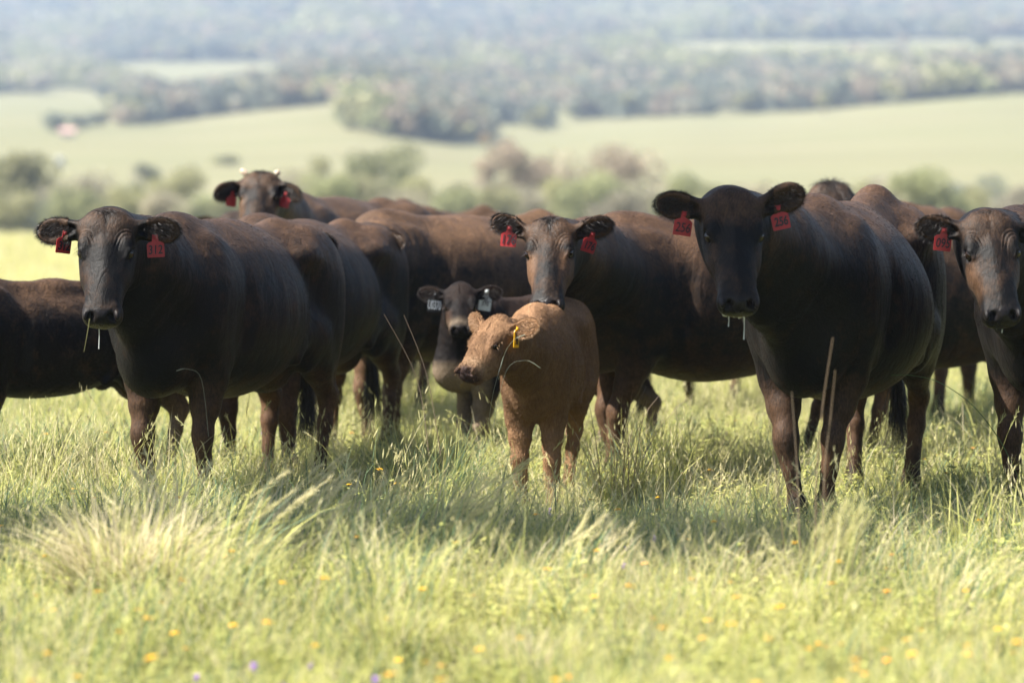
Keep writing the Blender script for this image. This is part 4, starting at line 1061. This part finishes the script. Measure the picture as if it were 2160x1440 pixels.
# unseen gum added left of the frame to shade the grass before the herd
g = np.random.default_rng(31); gx, gy = -9.6, 11.0
sh = empty('gum_tree', (gx, gy, 0)); tag(sh, 'unseen slender gum tree added left of the herd to shade the grass before it', 'tree')
tube('trunk', [(0, 0, -.3), (.1, .0, 3), (-.1, .05, 6.5), (.1, 0, 11)], [.22, .17, .12, .04], M['bark'], sh, 10)
for k, (a, b_) in enumerate([(-1.5, 11.4), (1.6, 12.0), (-.6, 12.5), (.8, 10.6)]): tube('limb', [(0, 0, 8.2 + k * .3), (a * .5, .1, 9.6), (a, 0, b_)], [.07, .05, .02], M['bark'], sh, 6)
Vc, Fc = [], []
for k in range(18):
    c = np.array((-2.1 + (k // 2) * .5, (-.42, .42)[k % 2] + g.normal() * .12, 11.2 + g.normal() * .4)); r_ = np.array((.62, .50, .7)) * g.uniform(.8, 1.15)
    n_ = 1300; d_ = g.normal(size=(n_, 3)); d_ /= np.linalg.norm(d_, axis=1)[:, None]; p_ = c + d_ * r_ * (g.random(n_) ** .4)[:, None]
    a_ = g.normal(size=(n_, 3)); a_ /= np.linalg.norm(a_, axis=1)[:, None]; b_ = np.cross(a_, g.normal(size=(n_, 3))); b_ /= np.linalg.norm(b_, axis=1)[:, None]
    Vc.append(np.stack([p_ - a_ * .11, p_ + b_ * .045, p_ + a_ * .11, p_ - b_ * .045], 1).reshape(-1, 3))
Vc = np.concatenate(Vc); ob('crown', mesh_np('crown', Vc, np.arange(len(Vc)).reshape(-1, 4), TM['olive']), sh)
VT = [('wide olive gum tree at the left edge behind the young animal', 25, 318, 205, 240, 'olive'), ('dim olive tree second from the left', 178, 352, 130, 245, 'grey'), ('narrow dark tree rising between two olive trees at left', 296, 300, 70, 275, 'dark'),
      ('tall round olive tree behind the ear of cow 312', 372, 306, 110, 245, 'olive'), ('low dark bush between the leftmost two trees', 110, 425, 130, 230, 'dark'), ('small pale tree left of the horned cow', 462, 405, 80, 240, 'grey'),
      ('low bushy tree right of the horned cow', 588, 352, 110, 250, 'bright'), ('round tree with pink-brown shade behind the horned cow back', 668, 308, 92, 255, 'olive'), ('pale low tree left of the tall yellow-green one', 735, 352, 90, 250, 'grey'),
      ('broad yellow-green tree in the middle of the valley row', 800, 296, 165, 250, 'bright'), ('low yellow-green bush beside the broad tree', 880, 362, 110, 245, 'olive'), ('small grey bush above the middle cow back', 960, 372, 110, 245, 'grey'),
      ('tall narrow brown tree right of the middle', 1036, 250, 62, 300, 'brown'), ('brown leaved tree above the ear of cow 176', 1115, 290, 135, 262, 'brown'), ('low olive bush behind the poll of cow 176', 1180, 365, 120, 240, 'olive'),
      ('large mauve-brown tree with pale bare limbs behind cow 176', 1300, 305, 190, 250, 'brown'), ('bright green rounded tree left of cow 256', 1432, 350, 110, 240, 'bright'), ('small olive tree hidden by the poll of cow 256', 1540, 385, 90, 240, 'olive'),
      ('thin dark sapling between cow 256 ears', 1602, 365, 46, 250, 'grey'), ('dim bush left of the dark bush near the right edge', 1950, 380, 90, 240, 'grey'), ('dark bush above the head of cow 095', 2062, 358, 135, 240, 'dark'), ('dim bush at the right edge', 2150, 385, 90, 245, 'grey')]
for k, (lb, u, vt, w_, D, kd) in enumerate(VT): tree(lb, u, vt, 0, w_ * 1.2, D, kd, 300 + k, bare=('bare limbs' in lb))
g = np.random.default_rng(61)
for k in range(26):
    u = 20 + k * 84 + g.uniform(-25, 25); words_ = ('olive', 'grey', 'pale green')[k % 3]; nth = 'first second third fourth fifth sixth seventh eighth ninth tenth eleventh twelfth thirteenth fourteenth fifteenth sixteenth seventeenth eighteenth nineteenth twentieth twenty-first twenty-second twenty-third twenty-fourth twenty-fifth twenty-sixth'.split()[k]
    o = tree('low %s bush, %s from the left in the valley scrub' % (words_, nth), u, g.uniform(345, 410), 0, g.uniform(110, 190), g.uniform(180, 240), ('olive', 'grey', 'bright')[k % 3], 350 + k, name='bush')
    o['category'] = 'bush'
def lone(lb, u, v, h, w_, kd, k):
    Ds = np.linspace(330, 1500, 400); D = float(Ds[np.argmin(np.abs(profile(np.full(400, float(u)), Ds) - v))]); tree(lb, u, v - h, v, w_, D, kd, 400 + k)
for k, a in enumerate([('single narrow tree on the right paddock edge', 1740, 245, 58, 42, 'olive'), ('first of three dark trees around the far farmhouse', 120, 282, 45, 62, 'dark'), ('second of three dark trees around the far farmhouse', 168, 276, 38, 50, 'dark'),
                       ('third of three dark trees around the far farmhouse', 212, 272, 40, 46, 'dark'), ('round dark tree on the far left slope', 228, 208, 36, 40, 'dark'), ('dark tree on the upper right field strip', 2066, 112, 48, 52, 'dark'),
                       ('thin tree on the upper right field strip', 1905, 118, 60, 26, 'brown'), ('small tree low on the left paddock', 480, 348, 18, 50, 'olive')]): lone(*a, k)

# far woods: nobody could count them
g = np.random.default_rng(5)
FT = []
for k, kd in enumerate(['olive', 'dark', 'grey', 'brown', 'dark', 'bright']):
    V, F = crown_np(np.random.default_rng(500 + k), .5, 1.0, 260, .085, 7, .0); me = mesh_np('far_crown', V, F, TM[kd]); FT.append(me)
n = 60000; D = np.exp(g.uniform(math.log(560), math.log(3400), n)) ; u = g.uniform(-500, 2660, n); v = profile(u, D)
nz = vnoise(np.stack([u / 60, np.log(D) * 14, u * 0], 1), 8, 16, .5, 2.2)
low = np.interp(u, [740, 900, 1080, 1200, 1700, 2160], [272, 302, 292, 256, 236, 196]); upp = np.interp(u, [740, 1080, 1380, 1420, 2160], [120, 118, 120, 146, 142])
belt = (u > 255) & (u < 760) & (v < 268 - (u - 255) * .105) & (v > 268 - (u - 255) * .105 - 40)
mass = (u > 735) & (v < low) & (v > upp) & (nz > -1.3)
left = (u <= 735) & (v < 200) & (v > 60) & (nz > -.2 + np.clip((v - 160) / 30, 0, 1) * 1.0)
mount = (v < np.interp(u, [0, 740, 1100, 1380, 2160], [140, 128, 112, 92, 84])) & (nz > -1.6)
midr = (u > 735) & (u < 1380) & (v <= upp) & (nz > -.6)
m = (belt | mass | left | mount | midr) & (g.random(n) < np.clip(D / 1100, .35, 1.0))
m &= ~((u > 1370) & (v > 90) & (v < 140))
u, D = u[m], D[m]; x = (u - 1080) / FPX * D; h = g.uniform(4.5, 9.5, len(u)) * np.clip(D / 1300, .8, 1.6)
sc = np.stack([h * g.uniform(.8, 1.3, len(u)), h * g.uniform(.8, 1.3, len(u)), h], 1)
pick = np.where(nz[m] > .6, g.choice([0, 5, 2], len(u)), g.choice([0, 1, 2, 3, 4, 1], len(u)))
scatter('distant_woodland', FT, np.stack([x, D, tz(x, D) - .3], 1), pick, np.stack([u * 0, u * 0, g.uniform(0, 6.28, len(u))], 1), sc, 'hazy grey-green bushland covering the far slopes and ranges', 'woodland')
print('far trees', len(u))

# small farm buildings on the far left paddock
def box(name, x0, x1, y0, y1, z0, z1, mat, parent, roof=0.0):
    V = [(x0, y0, z0), (x1, y0, z0), (x1, y1, z0), (x0, y1, z0), (x0, y0, z1), (x1, y0, z1), (x1, y1, z1), (x0, y1, z1)]
    F = [(0, 3, 2, 1), (4, 5, 6, 7), (0, 1, 5, 4), (1, 2, 6, 5), (2, 3, 7, 6), (3, 0, 4, 7)]
    if roof: V[4] = (x0, y0, z1); V[7] = (x0, (y0 + y1) / 2 + .01, z1 + roof); V[6] = (x1, (y0 + y1) / 2 + .01, z1 + roof); V[5] = (x1, y0, z1)
    return ob(name, mesh_np(name, V, F, mat), parent)
def ground_at(u, v):
    Ds = np.linspace(330, 1500, 400); D = float(Ds[np.argmin(np.abs(profile(np.full(400, float(u)), Ds) - v))]); x = GX(u, D); return x, D, float(tz([x], [D])[0])
x, D, z = ground_at(142, 290); hs_ = empty('farmhouse', (x, D, z)); hs_.scale = (.5, .5, .5); tag(hs_, 'small far farmhouse with pinkish roof among dark trees at left', 'farmhouse')
pw = simple('pale wall', (.55, .50, .46), .8); pr = simple('pink iron roof', (.50, .30, .26), .5); dk = simple('dark glass', (.03, .04, .05), .2)
box('wall', -2.4, 2.4, 0, 4, -.5, 2.1, pw, hs_)
rf = ob('roof', mesh_np('roof', [(-2.8, -.4, 2.05), (2.8, -.4, 2.05), (2.8, 2, 3.3), (-2.8, 2, 3.3), (2.8, 4.4, 2.05), (-2.8, 4.4, 2.05)], [(0, 1, 2, 3), (3, 2, 4, 5)], pr), hs_)
for a in (-1.6, 1.2): box('window', a - .4, a + .4, -.04, -.005, .9, 1.7, dk, hs_)
box('door', -.4, .4, -.04, -.005, -.2, 1.7, simple('door', (.2, .12, .08), .6), hs_)
x, D, z = ground_at(125, 352); tk = empty('water_tank', (x, D, z)); tag(tk, 'white round water tank on the left paddock above the valley trees', 'water tank')
wt = simple('white tank', (.42, .42, .38), .5); tk.scale = (.7, .7, .7)
def cyl(name, r0, r1, z0, z1, mat, parent, n=20):
    V = []; F = []
    for i in range(n):
        a = 6.2832 * i / n; V += [(r0 * math.cos(a), r0 * math.sin(a), z0), (r1 * math.cos(a), r1 * math.sin(a), z1)]
    F = [(2 * i, (2 * i + 2) % (2 * n), (2 * i + 3) % (2 * n), 2 * i + 1) for i in range(n)]
    return ob(name, mesh_np(name, V, F, mat, True), parent)
cyl('shell', 1.0, 1.0, -.3, 1.7, wt, tk); cyl('lid', 1.04, .05, 1.69, 2.0, wt, tk)

# ------------------------------------------------------------------ air
hz = bpy.data.materials.new('haze air'); hz.use_nodes = True; nt = hz.node_tree; nt.nodes.remove(nt.nodes['Principled BSDF'])
pv = nt.nodes.new('ShaderNodeVolumePrincipled'); pv.inputs['Color'].default_value = (.40, .50, .69, 1); pv.inputs['Density'].default_value = .00034; pv.inputs['Anisotropy'].default_value = .0
nt.links.new(pv.outputs[0], nt.nodes['Material Output'].inputs['Volume'])
zt = float(Vt[:, 2].max()) + 30; xm = float(np.abs(Vt[:, 0]).max()) + 20
V = [(a, b_, c_) for a in (-xm, xm) for b_ in (-60, 3650) for c_ in (-12, zt)]
F = [(0, 1, 3, 2), (4, 6, 7, 5), (0, 4, 5, 1), (2, 3, 7, 6), (0, 2, 6, 4), (1, 5, 7, 3)]
tag(ob('haze', mesh_np('haze', V, F, hz)), 'pale blue air haze filling the valley and ranges', 'haze', kind='stuff')
